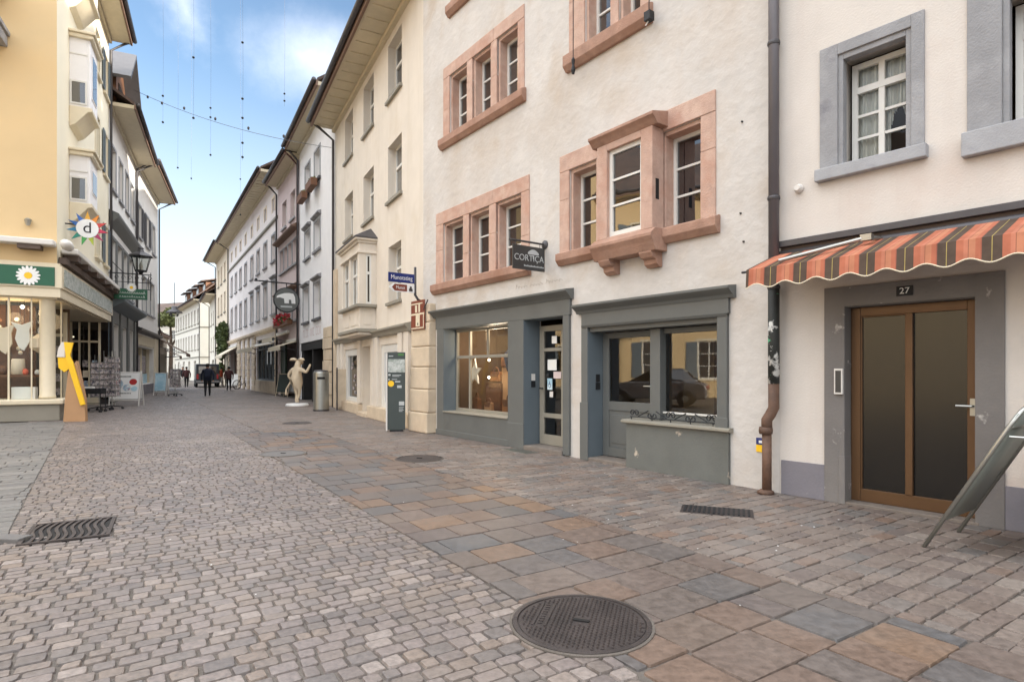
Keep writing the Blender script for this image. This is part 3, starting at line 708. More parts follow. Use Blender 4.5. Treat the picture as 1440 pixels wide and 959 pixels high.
    f = B.add(b, 'window', 'olivegrey', bevel=.004); b = MB(); b.poly([(w0+.01, y+.03, z0), (w1-.01, y+.03, z0), (w1-.01, y+.03, z1), (w0+.01, y+.03, z1)]); B.add(b, 'pane', 'glass_soft', parent=f, recalc=False)
    # glazed door
    x0, x1, y = 3.86, 4.86, .30
    b = MB(); b.box(x0, x0+.12, y, y+.05, .08, 2.2); b.box(x1-.10, x1, y, y+.05, .08, 2.2); b.box(x0+.12, x1-.1, y, y+.05, .08, .26); b.box(x0+.12, x1-.1, y, y+.05, 2.1, 2.2)
    b.box(x0+.12, x1-.1, y, y+.05, .56, .64); b.box(x0+.12, x1-.1, y, y+.05, 1.74, 1.80); b.box(4.45, 4.51, y+.001, y+.045, .26, 2.1)
    dr = B.add(b, 'door', 'olivegrey', bevel=.004)
    b = MB(); b.poly([(x0+.1, y+.03, .2), (x1-.08, y+.03, .2), (x1-.08, y+.03, 2.12), (x0+.1, y+.03, 2.12)]); B.add(b, 'pane', 'glass', parent=dr, recalc=False)
    b = MB(); b.tube([(x0+.06, y, 1.08), (x0+.06, y-.05, 1.08), (x0+.16, y-.05, 1.08)], .012, 8); B.add(b, 'handle', 'iron', parent=dr)
    b = MB(); b.box(3.84, 4.87, -.06, .36, -.02, .075); B.add(b, 'doorstep', 'mortar', bevel=.01)
    # right shopfront
    b = MB(); b.box(5.32, 7.92, -.05, .01, 2.10, 2.30); b.box(5.32, 5.46, -.05, .30, .02, 2.10); b.box(7.76, 7.90, -.05, .30, .69, 2.10); b.box(5.30, 5.48, -.062, -.05, .0, .9); b.box(7.74, 7.915, -.062, -.05, .69, .82)
    b.box(5.46, 7.76, .0, .30, 2.0, 2.10)
    sf = B.add(b, 'shopfront', gg, bevel=.008)
    b = MB(); b.prism([(.0, 2.29), (-.06, 2.29), (-.08, 2.33), (-.15, 2.38), (-.17, 2.40), (-.17, 2.43), (0, 2.45)], 'x', 5.22, 8.0); B.add(b, 'cornice', gg, parent=sf)
    b = MB(); b.prism([(.02, 2.07), (-.06, 2.07), (-.075, 2.10), (.02, 2.10)], 'x', 5.34, 7.9); B.add(b, 'moulding', gg, parent=sf)
    b = MB(); b.box(6.26, 7.92, -.045, .30, .0, .635); B.add(b, 'base_wall', 'greygreen_worn', parent=sf)
    b = MB(); b.prism([(.30, .637), (-.06, .637), (-.10, .655), (-.10, .68), (-.06, .695), (.30, .70)], 'x', 6.20, 7.96); B.add(b, 'sill', 'olivegrey', parent=sf)
    B.hole(5.46, 7.76, 0, 2.1, .36)
    b = MB(); b.box(5.46, 5.464, -.04, .30, .0, 2.0); B.add(b, 'reveal', 'bluegrey', parent=sf)
    y = .28; x0, x1 = 5.47, 6.56
    b = MB(); b.box(x0, x0+.13, y, y+.05, .06, 1.99); b.box(x1-.12, x1, y, y+.05, .06, 1.99); b.box(x0+.13, x1-.12, y, y+.05, 1.90, 1.99); b.box(x0+.13, x1-.12, y, y+.05, .78, .92); b.box(x0+.13, x1-.12, y, y+.05, .06, .2)
    b.box(x0+.13, x1-.12, y+.015, y+.04, .2, .78); b.box(x0+.19, x1-.18, y+.006, y+.02, .27, .71)
    dr = B.add(b, 'door', gg, bevel=.004); b = MB(); b.poly([(x0+.1, y+.03, .9), (x1-.1, y+.03, .9), (x1-.1, y+.03, 1.92), (x0+.1, y+.03, 1.92)]); B.add(b, 'pane', 'glass', parent=dr, recalc=False)
    b = MB(); b.tube([(x1-.06, y, 1.17), (x1-.06, y-.06, 1.17), (x1-.20, y-.06, 1.17)], .011, 8); B.add(b, 'handle', 'steel', parent=dr)
    b = MB(); b.box(5.47, 6.26, -.05, .36, -.02, .05); B.add(b, 'doorstep', 'mortar', bevel=.01)
    b = MB(); b.box(6.56, 6.74, .12, .33, .70, 1.99); b.box(7.68, 7.76, .2, .33, .70, 1.99); b.box(6.74, 7.68, .2, .3, .70, .80); b.box(6.74, 7.68, .2, .3, 1.92, 1.99)
    f = B.add(b, 'window', gg, bevel=.004); b = MB(); b.poly([(6.70, .25, .78), (7.72, .25, .78), (7.72, .25, 1.95), (6.70, .25, 1.95)]); B.add(b, 'pane', 'glass', parent=f, recalc=False)
    b = MB(); b.box(6.74, 7.68, .18, .2, .80, .825); B.add(b, 'ledge', 'white', parent=f)
    # scrolled iron rail on the sill
    b = MB()
    def spiral(cx, cz, r, a0, turns, s):
        n = 18; return [(cx+r*(1-.62*k/n)*math.cos(a0+s*turns*2*PI*k/n), .0, cz+r*(1-.62*k/n)*math.sin(a0+s*turns*2*PI*k/n)) for k in range(n+1)]
    x = 6.36
    for k in range(5):
        for s in (1, -1):
            cx = x+.04 if s > 0 else x-.04
            pts = spiral(cx, .79 if k % 2 == 0 else .765, .045, PI if s > 0 else 0, 1.1, s if k % 2 else -s); b.tube(pts, .008, 6)
        if k < 4: b.tube([(x+.07, .0, .745 if k % 2 == 0 else .83), (x+.25, .0, .83 if k % 2 == 0 else .745)], .008, 6)
        x += .32
    b.tube([(6.28, 0, .735), (7.7, 0, .735)], .007, 6)
    for q in (6.3, 6.68, 7.0, 7.32, 7.66): b.tube([(q, 0, .69), (q, 0, .74)], .007, 6)
    B.add(b, 'scroll_rail', 'iron', loc=(0, .02, 0))
    # interiors behind the shop glass
    b = MB(); b.poly([(1.0, 2.2, .4), (3.4, 2.2, .4), (3.4, 2.2, 2.4), (1.0, 2.2, 2.4)]); b.poly([(.9, .37, .5), (3.4, .37, .5), (3.4, 2.2, .5), (.9, 2.2, .5)]); b.poly([(.9, .37, .5), (.9, 2.2, .5), (.9, 2.2, 2.4), (.9, .37, 2.4)]); b.poly([(3.4, .37, .5), (3.4, 2.2, .5), (3.4, 2.2, 2.4), (3.4, .37, 2.4)]); b.poly([(.9, .37, 2.35), (3.4, .37, 2.35), (3.4, 2.2, 2.35), (.9, 2.2, 2.35)])
    b.box(3.41, 5.0, 2.6, 2.62, .0, 2.5); b.box(3.41, 5.0, .4, 2.6, .04, .06); b.box(4.99, 5.01, .37, 2.6, .0, 2.5); b.box(3.41, 3.42, .37, 2.6, 0, 2.5); b.box(3.41, 5.0, .37, 2.6, 2.40, 2.42)
    B.add(b, 'shop_room', 'interior', recalc=False)
    b = MB(); b.box(5.42, 7.85, 2.4, 2.42, .0, 2.2); b.box(5.42, 7.85, .36, 2.4, .04, .06); b.box(7.84, 7.86, .36, 2.4, 0, 2.2); b.box(5.4, 5.42, .36, 2.4, 0, 2.2); b.box(5.42, 7.85, .36, 2.4, 2.15, 2.17); b.box(6.1, 6.9, 2.34, 2.38, .06, 1.9, 1); b.box(7.1, 7.6, 1.9, 2.3, .06, 1.1, 1)
    B.add(b, 'shop_room', ['interiorwarm', 'brown'], recalc=False)
    # battered stone buttress at the corner
    b = MB(); z = 0; k = 0
    for h in (.46, .52, .5, .46, .54, .42):
        e = .10-.012*k; b.box(-.30+.006*k, .60-.004*k, -.14-e+.02*(k > 0), .02, z+.006, z+h-.006); z += h; k += 1
    b.box(-.28, .57, -.12, .0, 0, z)
    B.add(b, 'corner_buttress', 'limestone', bevel=.025)
    B.finish(); B.roof(6.8, ov=.7)  # unseen steep roof, raised to keep low sun off the yellow end wall
    # small wall fixtures
    for (x, z) in ((8.08, 4.4), (8.06, 3.3), (8.1, 2.95)):
        b = MB(); b.lathe([(.013, 0), (.01, .02)], n=8); B.add(b, 'wall_anchor', 'iron', loc=(x, 0, z), rot=(PI/2, 0, 0))
    b = MB()
    for i, (x, z, w) in enumerate([(2.95, 2.93, .05), (3.04, 2.92, .03), (3.1, 2.935, .03), (3.22, 2.95, .05), (3.3, 2.95, .04), (3.36, 2.93, .03)]): pass
    R2 = random.Random(3); x = 3.55; k = 0
    while x < 4.75:                                 # faint painted script above the shopfront, worn past reading
        if k not in (4, 9):
            h = R2.uniform(.035, .055)*(2 if k in (0, 10) else 1)
            b.tube([(x, 0, 2.88), (x+.02, 0, 2.88+h), (x+.05, 0, 2.89+h*.4), (x+.07, 0, 2.88+h*.6), (x+.09, 0, 2.88)], .005, 5)
        x += .085; k += 1
    B.add(b, 'painted_script', 'scriptgrey', loc=(0, -.001, 0))
    return B

def house27():
    global H27
    d = (.6425, -.7663); B = Bld('pink_house', 'pale pink plaster house with grey window surrounds and a bronze glazed door', 'house', (3.0625, 6.702), d, 9.0, 11.0, 9, 'pinkwall')
    H27 = B
    def w27(x0, x1, z0, z1, sx0, sx1, sz0, sz1):
        B.hole(x0, x1, z0, z1, .34)
        b = MB(); y = -.022
        b.box(sx0, x0, y, .004, sz0, sz1); b.box(x1, sx1, y, .004, sz0, sz1); b.box(x0, x1, y, .004, z1, sz1)
        b.box(x0, x0+.05, .0, .10, z0, z1); b.box(x1-.05, x1, .0, .10, z0, z1); b.box(x0+.05, x1-.05, .0, .10, z1-.06, z1)
        g = B.add(b, 'window', 'greystone', bevel=.006)
        b = MB(); b.box(sx0-.03, sx1+.03, -.09, .01, sz0, z0-.0); b.box(x0, x1, .01, .26, z0-.06, z0+.006); B.add(b, 'sill', 'greystone2', parent=g, bevel=.01)
        B.win(x0+.05, x1-.05, z0+.008, z1-.06, inset=.24, cols=2, rows=3, tr=.74, fw=.055, bar=.028, pane='glass_soft', hole=False, parent=g, name='casement')
        cs = [c for c in g.children if c.name.startswith('casement')][0]
        W, Hh = x1-x0-.1, z1-z0-.07
        b = MB(); n = 30
        for (a, c, k1) in ((.02, W*.60, 0.), (W*.5, W-.02, .5)):
            pts = [(a+(c-a)*k/n, .33+.02*math.sin(k*1.7)+.012*math.sin(k*.6)) for k in range(n+1)]
            for k in range(n):
                (xa, ya), (xb, yb) = pts[k], pts[k+1]; zl = k1*Hh*(math.sin(k/n*PI)); zt = Hh-.02
                if k1 and xa > W*.62: zl = max(zl, Hh*.30)
                b.poly([(x0+.05+xa, ya, z0+.03+zl), (x0+.05+xb, yb, z0+.03+zl), (x0+.05+xb, yb, z0+zt), (x0+.05+xa, ya, z0+zt)])
        B.add(b, 'curtain', 'curtain', parent=g, smooth=True, recalc=False)
        b = MB(); b.box(x0-.1, x1+.1, .9, .92, z0-.2, z1+.2); b.box(x0-.1, x1+.1, .36, .9, z0-.22, z0-.2); b.box(x0-.12, x0-.1, .36, .92, z0-.2, z1+.2); b.box(x1+.1, x1+.12, .36, .92, z0-.2, z1+.2); b.box(x0-.1, x1+.1, .36, .92, z1+.2, z1+.22); B.add(b, 'room', 'interior', parent=g)
        return g
    w27(.62, 1.29, 3.56, 4.74, .44, 1.40, 3.43, 4.86)
    w27(1.98, 2.75, 3.56, 4.74, 1.73, 3.0, 3.34, 4.86)
    for x in (3.6, 5.2, 6.8): B.win(x, x+.85, 3.56, 4.74, inset=.2, cols=2, rows=3, tr=.74, sur='greystone', sw=.16, sill='greystone2', pane='pane')
    for x in (.65, 2.1, 3.6, 5.2, 6.8): B.win(x, x+.8, 6.3, 7.5, inset=.2, cols=2, rows=3, tr=.74, sur='greystone', sw=.16, sill='greystone2', pane='pane')
    # door in its grey painted surround
    B.hole(.69, 1.79, 0, 2.07, .2)
    b = MB(); b.box(.49, .69, -.025, .004, .0, 2.28); b.box(1.79, 2.0, -.025, .004, .0, 2.28); b.box(.69, 1.79, -.025, .004, 2.07, 2.28)
    b.box(.69, .694, -.02, .16, .0, 2.07); b.box(.64, .70, -.04, .16, .0, .5); b.box(.694, 1.79, .0, .16, 2.064, 2.07)
    ds = B.add(b, 'door_surround', 'doorsur', bevel=.008)
    y = .13; x0, x1 = .70, 1.785
    b = MB(); b.box(x0, x0+.09, y, y+.06, .03, 2.06); b.box(x1-.085, x1, y, y+.06, .03, 2.06); b.box(x0+.09, x1-.085, y, y+.06, 1.97, 2.06); b.box(x0+.09, x1-.085, y, y+.06, .03, .16); b.box(1.20, 1.265, y-.012, y+.055, .16, 1.97)
    b.box(x0+.09, x0+.105, y+.01, y+.05, .16, 1.97); b.box(x0+.105, 1.20, y+.01, y+.05, 1.955, 1.97)
    dr = B.add(b, 'door', 'bronze', bevel=.004)
    b = MB(); b.box(x0+.08, x1-.08, y+.03, y+.04, .1, 2.0); B.add(b, 'pane', 'frosted', parent=dr)
    b = MB(); b.box(x1-.062, x1-.02, y-.014, y, .98, 1.14); b.tube([(x1-.04, y-.01, 1.07), (x1-.04, y-.06, 1.07), (x1-.16, y-.06, 1.07)], .012, 8); B.add(b, 'handle', 'steel', parent=dr)
    b = MB(); b.box(.66, 1.82, -.03, .3, -.02, .028); B.add(b, 'doorstep', 'mortar', bevel=.008)
    b = MB(); b.box(.60, .685, -.058, -.024, 1.15, 1.42); ic = B.add(b, 'intercom', 'offwhite', bevel=.004)
    b = MB(); b.box(.615, .67, -.061, -.0575, 1.17, 1.40); B.add(b, 'speaker_grille', 'signdark', parent=ic)
    # plinth, beam and awning recess
    b = MB(); b.box(.02, .489, -.02, .004, 0, .385); b.box(2.001, 9.0, -.02, .004, 0, .385); B.add(b, 'plinth', 'darkplinth', bevel=.004)
    b = MB(); b.box(.0, 4.6, -.075, .004, 2.79, 2.86); B.add(b, 'beam', 'zinc', bevel=.005)
    b = MB(); b.box(.02, 4.6, -.02, .006, 2.56, 2.788); B.add(b, 'awning_recess', 'darkwood')
    b = MB(); b.box(1.17, 1.31, -.034, -.024, 2.13, 2.225); pl = b.build('number_plate', 'iron', None, loc=B.w(0, 0), rot=(0, 0, B.rz)); tag(pl, 'black house number plate reading 27 above the bronze door', 'house number')
    text('27', .085, 'digits', 'signwhite', pl, (1.24, -.0355, 2.177), ROT_FACADE, .002, wide=1.05)
    b = MB(); b.lathe([(.045, 0), (.05, .02), (.03, .07)], n=12); b.build('sensor', 'offwhite', None, loc=B.w(.22, -.005, 3.42), rot=(PI/2, 0, B.rz)); tag(bpy.data.objects['sensor'], 'small round white sensor on the pink wall beside the drainpipe', 'sensor')
    B.finish(); B.roof(6.4, ov=.6)  # eaves and roof raised out of view to shade the yellow end wall
    N = Bld('sun_block_house', 'unseen pale house added past the pink house to block the low sun', 'house', (8.87, -.22), (.6425, -.7663), 7.2, 11, 9, 'lightgrey')  # unseen house added to keep low sun off the foreground paving
    for x in (.9, 2.9, 4.9):
        for z0, z1 in ((.4, 2.4), (3.6, 5.2), (6.6, 8.1)): N.win(x, x+1.2, z0, z1, inset=.2, cols=2, rows=3, sur='greystone', sw=.14, sill='greystone2', pane='pane')
    N.finish(); N.roof(6.4, ov=.6)
    return B

def awning27():
    B = H27; t = empty('awning', 'orange and brown striped awning with scalloped edge over the bronze door', 'awning', B.w(0, 0, 0), B.rz)
    x0, x1 = -.02, 3.63; b = MB(); n = 73
    def S(x): return .024*math.cos((x+.12-.065)/.3*2*PI)
    # cloth: roof slope and scalloped valance
    for k in range(n):
        a = x0+(x1-x0)*k/n; c = x0+(x1-x0)*(k+1)/n
        sg = .012*math.sin(k*.35)+.008*math.sin(k*.9+1); ya = [(-.03, 2.73), (-.25, 2.645), (-.5, 2.553), (-.72, 2.47)]
        for i in range(3): b.poly([(a, *ya[i]), (c, *ya[i]), (c, *ya[i+1]), (a, *ya[i+1])])
        za = 2.285-S(a); zc = 2.285-S(c)
        b.poly([(a, -.72, 2.47), (c, -.72, 2.47), (c, -.735, zc), (a, -.735, za)])
    b.build('cloth', 'awning', t, recalc=False)
    b = MB(); pts = [(x0+(x1-x0)*k/(n*2), -.736, 2.285-S(x0+(x1-x0)*k/(n*2))) for k in range(n*2+1)]; b.tube(pts, .006, 5); b.build('piping', 'cream', t)
    b = MB(); b.tube([(x0-.06, -.70, 2.452), (x1, -.70, 2.452)], .013, 8); b.build('front_bar', 'zinc', t, smooth=True)
    b = MB(); b.tube([(x0, -.04, 2.70), (x1, -.04, 2.70)], .05, 10); b.build('roller', 'zinc', t, smooth=True)
    for (xa, xb) in ((.30, 1.0), (3.4, 2.7)):
        b = MB(); b.tube([(xa, -.66, 2.53), (xb, -.30, 2.70), (xb+.05, -.05, 2.72)], .022, 8); b.box(xb-.05, xb+.05, -.34, -.26, 2.67, 2.73); b.build('folding_arm', 'steel', t)

def beige():
    global BG
    d = (.469, -.8832); B = Bld('beige_house', 'beige plaster house with a carved oriel over its shop windows', 'house', (-6.784, 22.476), d, 10.1, 10.7, 10, 'beige'); BG = B
    for z0, z1 in ((8.74, 10.28), (5.99, 7.5)):
        for x in (1.75, 4.45, 7.2): B.win(x, x+1.25, z0, z1, inset=.22, cols=2, rows=1, tr=.62, fw=.06, sill='olivegrey', frame='white', pane='panefar', sillh=.08, silld=.08)
    B.win(7.25, 8.4, 3.24, 4.76, inset=.22, cols=2, rows=1, tr=.62, fw=.06, sill='olivegrey', sillh=.08, silld=.08, pane='paneshade')
    # oriel
    P = .5; xl, xr = 3.55, 5.98
    out = [(xl-.25, 0), (xl, -P), (xr-.1, -P), (xr+.0, 0)]
    b = MB()
    b.box(xl+.06, xr-.06, -P+.03, 0, 2.62, 3.24); b.box(xl+.0, xr, -P, 0, 4.86, 5.1)
    for x in (xl, xr-.22, (xl+xr)/2-.09): b.box(x, x+.22 if x != (xl+xr)/2-.09 else x+.18, -P, -P+.2, 3.24, 4.86)
    b.box(xr-.22, xr, -.14, 0, 3.24, 4.86); b.box(xl, xl+.22, -.14, 0, 3.24, 4.86)
    for x in (xl+.28, xl+1.32): b.box(x, x+.8, -P+.015, -P+.03, 2.74, 3.1)
    b.box(xr-.061, xr-.045, -P+.14, -.12, 2.74, 3.1)
    o = B.add(b, 'oriel', 'beige', bevel=.012)
    for (z, e, h) in ((2.52, .10, .10), (2.44, .03, .08), (3.24, .10, .09), (4.80, .05, .07), (5.1, .06, .07), (5.17, .14, .09)):
        b = MB(); b.box(xl-e, xr+e, -P-e, .01, z, z+h); B.add(b, 'moulding', 'olivegrey' if z in (2.52, 3.24) else 'beige', parent=o, bevel=.015)
    b = MB(); e = .16; zr = 5.262
    b.v += [(xl-e, -P-e, zr), (xr+e, -P-e, zr), (xr+e, 0, zr), (xl-e, 0, zr), (xl+.6, -.0, zr+.42), (xr-.6, 0, zr+.42), (xl-e, -P-e, zr-.04), (xr+e, -P-e, zr-.04), (xr+e, 0, zr-.04), (xl-e, 0, zr-.04)]
    b.f += [(0, 1, 5, 4), (1, 2, 5), (3, 0, 4), (0, 6, 7, 1), (1, 7, 8, 2), (0, 3, 9, 6), (6, 9, 8, 7), (2, 3, 4, 5)]; b.m += [0]*8
    B.add(b, 'roof', 'zinc', parent=o)
    B.win(xl+.22, (xl+xr)/2-.09, 3.33, 4.8, y=-P+.08, cols=2, rows=1, tr=.62, fw=.06, hole=False, parent=o, name='casement', pane='paneshade')
    B.win((xl+xr)/2+.09, xr-.22, 3.33, 4.8, y=-P+.08, cols=2, rows=1, tr=.62, fw=.06, hole=False, parent=o, name='casement', pane='paneshade')
    b = MB(); b.box(xr-.07, xr-.02, -P+.2, -P+.25, 3.33, 4.8); b.box(xr-.07, xr-.02, -.19, -.14, 3.33, 4.8); b.box(xr-.07, xr-.02, -P+.25, -.19, 3.33, 3.4); b.box(xr-.07, xr-.02, -P+.25, -.19, 4.73, 4.8); b.box(xr-.08, xr-.01, -P+.25, -.19, 4.2, 4.28); B.add(b, 'side_casement', 'white', parent=o)
    b = MB(); b.poly([(xr-.045, -P+.2, 3.33), (xr-.045, -.14, 3.33), (xr-.045, -.14, 4.8), (xr-.045, -P+.2, 4.8)]); B.add(b, 'side_pane', 'paneshade', parent=o, recalc=False)
    # ground floor
    b = MB(); b.prism([(.0, 2.36), (-.1, 2.36), (-.13, 2.44), (-.2, 2.5), (-.2, 2.55), (0, 2.6)], 'x', .5, 9.3); B.add(b, 'cornice', 'olivegrey')
    for x in (.75, 1.3, 3.95, 5.62, 6.05, 8.35, 8.85): B.add(MB().box(x, x+.36, -.09, .005, .36, 2.36), 'pilaster', 'beige', bevel=.015)
    b = MB(); b.box(.6, 4.3, -.13, .01, 0, .33); b.box(5.5, 9.4, -.16, .01, 0, .36); B.add(b, 'plinth', 'limestone', bevel=.02)
    for (x0, x1) in ((1.75, 3.9), (6.45, 8.3)):
        B.hole(x0, x1, .37, 2.12, .3); b = MB(); y = .03
        b.box(x0, x0+.3, y, y+.1, .37, 2.12); b.box(x1-.3, x1, y, y+.1, .37, 2.12); b.box(x0+.3, x1-.3, y, y+.1, .37, .5); b.box(x0+.3, x1-.3, y, y+.1, 1.9, 2.12); f = B.add(b, 'window', 'white', bevel=.01)
        b = MB(); b.poly([(x0+.2, y+.08, .4), (x1-.2, y+.08, .4), (x1-.2, y+.08, 2.0), (x0+.2, y+.08, 2.0)]); B.add(b, 'pane', 'pane', parent=f, recalc=False)
        R3 = random.Random(int(x0*10)); b = MB()
        for k in range(9):
            z = .6+k*.14; x = R3.uniform(x0+.5, x1-.6); b.box(x, x+R3.uniform(.1, .25), y+.06, y+.075, z, z+R3.uniform(.06, .12))
        B.add(b, 'display', 'cards', parent=f)
    B.hole(4.35, 5.58, .0, 2.15, .45); b = MB(); b.box(4.36, 5.57, .36, .42, .12, 2.14); b.box(4.5, 5.43, .34, .36, .3, 1.1); b.box(4.5, 5.43, .34, .36, 1.2, 2.0); dr = B.add(b, 'door', 'beige', bevel=.01)
    b = MB(); b.box(5.35, 5.42, .30, .34, 1.05, 1.25); B.add(b, 'handle', 'offwhite', parent=dr)
    b = MB(); b.box(4.35, 5.58, -.2, .42, -.02, .12); B.add(b, 'doorstep', 'limestone', bevel=.02)
    b = MB(); b.box(.0, .55, -.1, .01, .0, 5.2); B.add(b, 'quoin', 'limestone', bevel=.02)
    B.finish(); B.roof(4.2, ov=.85, panels=True, drop=.10); B.pipe(.12, ov=.8)

def white_house():
    B = Bld('white_house', 'narrow white house with a dark open shop and painted lettering', 'house', (-10.528, 29.048), (.495, -.8689), 7.56, 12.3, 10, 'whitewall')
    for x in (1.5, 3.7): B.win(x, x+1.25, 6.6, 7.85, inset=.2, cols=2, rows=1, tr=.6, fw=.07, sur='greystone2', sw=.1, sill='greystone', hood='greystone')
    for x in (1.1, 3.6): B.win(x, x+1.35, 3.66, 5.2, inset=.2, cols=2, rows=1, tr=.6, fw=.07, sur='greystone2', sw=.1, sill='zinc', hood='greystone')
    for i, x in enumerate((1.6, 3.75)):
        B.win(x, x+1.15, 9.6, 10.9, inset=.2, cols=2, rows=1, tr=.6, fw=.07, sur='greystone2', sw=.1, sill='zinc')
        t = empty('flower_box', 'brown window box at the top left window of the white house' if i == 0 else 'brown window box at the top right window of the white house', 'flower box', B.w(x+.57, -.25, 9.2), B.rz, 'window boxes on the white house')
        b = MB(); b.box(-.62, .62, -.14, .12, 0, .3); b.build('box', 'brown', t)
        b = MB(); leafball(b, (0, 0, .36), .5, 60, (1.1, .2, .2), .08); b.build('plants', 'leafpale', t, recalc=False)
    B.hole(.35, 5.6, 0, 2.72, 1.4)
    b = MB(); b.box(.35, 5.6, 1.35, 1.4, 0, 2.7); b.box(.35, .9, .05, .5, 0, 2.7); b.box(2.9, 3.15, .05, .5, 0, 2.7); b.box(.35, 5.6, .02, .1, 2.35, 2.7); B.add(b, 'shop_opening', 'dark')
    b = MB(); b.box(1.3, 2.5, .9, .95, 1.6, 2.3); B.add(b, 'pale_panel', 'offwhite')  # plain off-white panel set inside the opening
    b = MB(); b.box(4.0, 5.2, .5, .7, .4, 2.0); B.add(b, 'display', 'red')
    b = MB(); z = 0
    for k in range(7):
        b.box(5.75, 7.5, -.06-(.03 if k % 2 else 0), .01, z+.01, z+.44); z += .45
    B.add(b, 'stone_pier', 'limestone', bevel=.02)
    b = MB(); R2 = random.Random(5); x = 1.0
    while x < 5.0:                                    # painted capitals, too faint to read
        k = R2.randint(0, 3); h = .36
        b.box(x, x+.06, -.004, .0, 2.95, 2.95+h)
        if k in (0, 1): b.box(x, x+.24, -.004, .0, 2.95, 2.99)
        if k in (1, 2): b.box(x, x+.22, -.004, .0, 2.95+h-.05, 2.95+h)
        if k == 3: b.box(x+.2, x+.26, -.004, 0, 2.95, 2.95+h)
        x += .36 if R2.random() > .2 else .6
    B.add(b, 'painted_letters', 'rosewall')
    B.finish(); B.roof(4, ov=.65); B.pipe(.05, ov=.6)

def rose_house():
    B = Bld('rose_house', 'narrow dusty rose house with a row of red geraniums above its shop', 'house', (-13.559, 33.99), (.522, -.853), 5.81, 12.1, 10, 'rosewall')
    for x in (1.3, 3.6): B.win(x, x+1.25, 9.25, 10.7, inset=.2, cols=2, rows=1, tr=.6, fw=.07, sill='greystone2')
    for k in range(4): B.win(.75+k*1.15, .75+k*1.15+1.0, 6.85, 8.1, inset=.15, cols=2, rows=1, fw=.07, sur='greystone', sw=.07, sill='greystone')
    for k in range(4): B.win(.75+k*1.15, .75+k*1.15+1.0, 4.0, 5.25, inset=.15, cols=2, rows=1, fw=.07, sur='greystone', sw=.07, sill='greystone')
    for z in (8.5, 5.55):
        b = MB(); b.prism([(0, z), (-.3, z+.05), (-.34, z+.12), (0, z+.3)], 'x', .1, 5.7); B.add(b, 'cornice', 'softrim')
    t = empty('geranium_box', 'window box full of red geraniums on the rose house', 'flower box', B.w(2.9, -.28, 3.75), B.rz)
    b = MB(); b.box(-2.1, 2.1, -.14, .12, 0, .22); b.build('box', 'brown', t)
    b = MB(); leafball(b, (0, 0, .3), 1, 260, (2.1, .22, .25), .1); b.build('leaves', 'leaf', t, recalc=False)
    b = MB(); leafball(b, (0, -.06, .36), 1, 260, (2.1, .26, .32), .1); b.build('blossom', 'geranium', t, recalc=False)
    B.hole(.3, 5.5, 0, 3.0, 1.2)
    b = MB(); b.box(.3, 5.5, 1.15, 1.2, 0, 3.0); B.add(b, 'shop_opening', 'dark')
    b = MB(); b.box(.3, 1.5, .1, .2, 0, 2.9); b.box(5.1, 5.5, .02, .2, 0, 2.9); b.box(1.5, 1.6, .1, .2, 0, 2.9); B.add(b, 'door', 'doorgreen')
    b = MB(); b.box(2.6, 4.6, .8, .85, .4, 2.4); B.add(b, 'display', 'maroon')
    B.finish(); B.roof(4, ov=.65); B.pipe(.02, ov=.6); B.pipe(5.78, ov=.6, mat='maroon')
    for (x0, x1, z, lab) in ((.2, 3.4, 3.42, 'slim cream awning folded out below the red geraniums'), (2.3, 5.7, 2.9, 'cream awning over the dark green shop entrance')):
        aw(B, x0, x1, z, .9, .28, 'awncream', lab)

def aw(B, x0, x1, z, out, drop, mat, label):
    t = empty('awning', label, 'awning', B.w(x0, 0, z), B.rz)
    b = MB(); b.prism([(-.02, 0), (-out, -drop), (-out, -drop-.22), (-out+.02, -drop-.22), (-out+.02, -drop-.03), (-.02, -.04)], 'x', 0, x1-x0); b.build('cloth', mat, t)
    b = MB(); b.box(0, x1-x0, -.14, -.0, -.02, .12); b.build('cassette', 'offwhite', t)
    for x in (.15, x1-x0-.15):
        b = MB(); b.tube([(x, -.02, -.5), (x, -out+.05, -drop-.05)], .02, 6); b.build('arm', 'zinc', t)
    return t

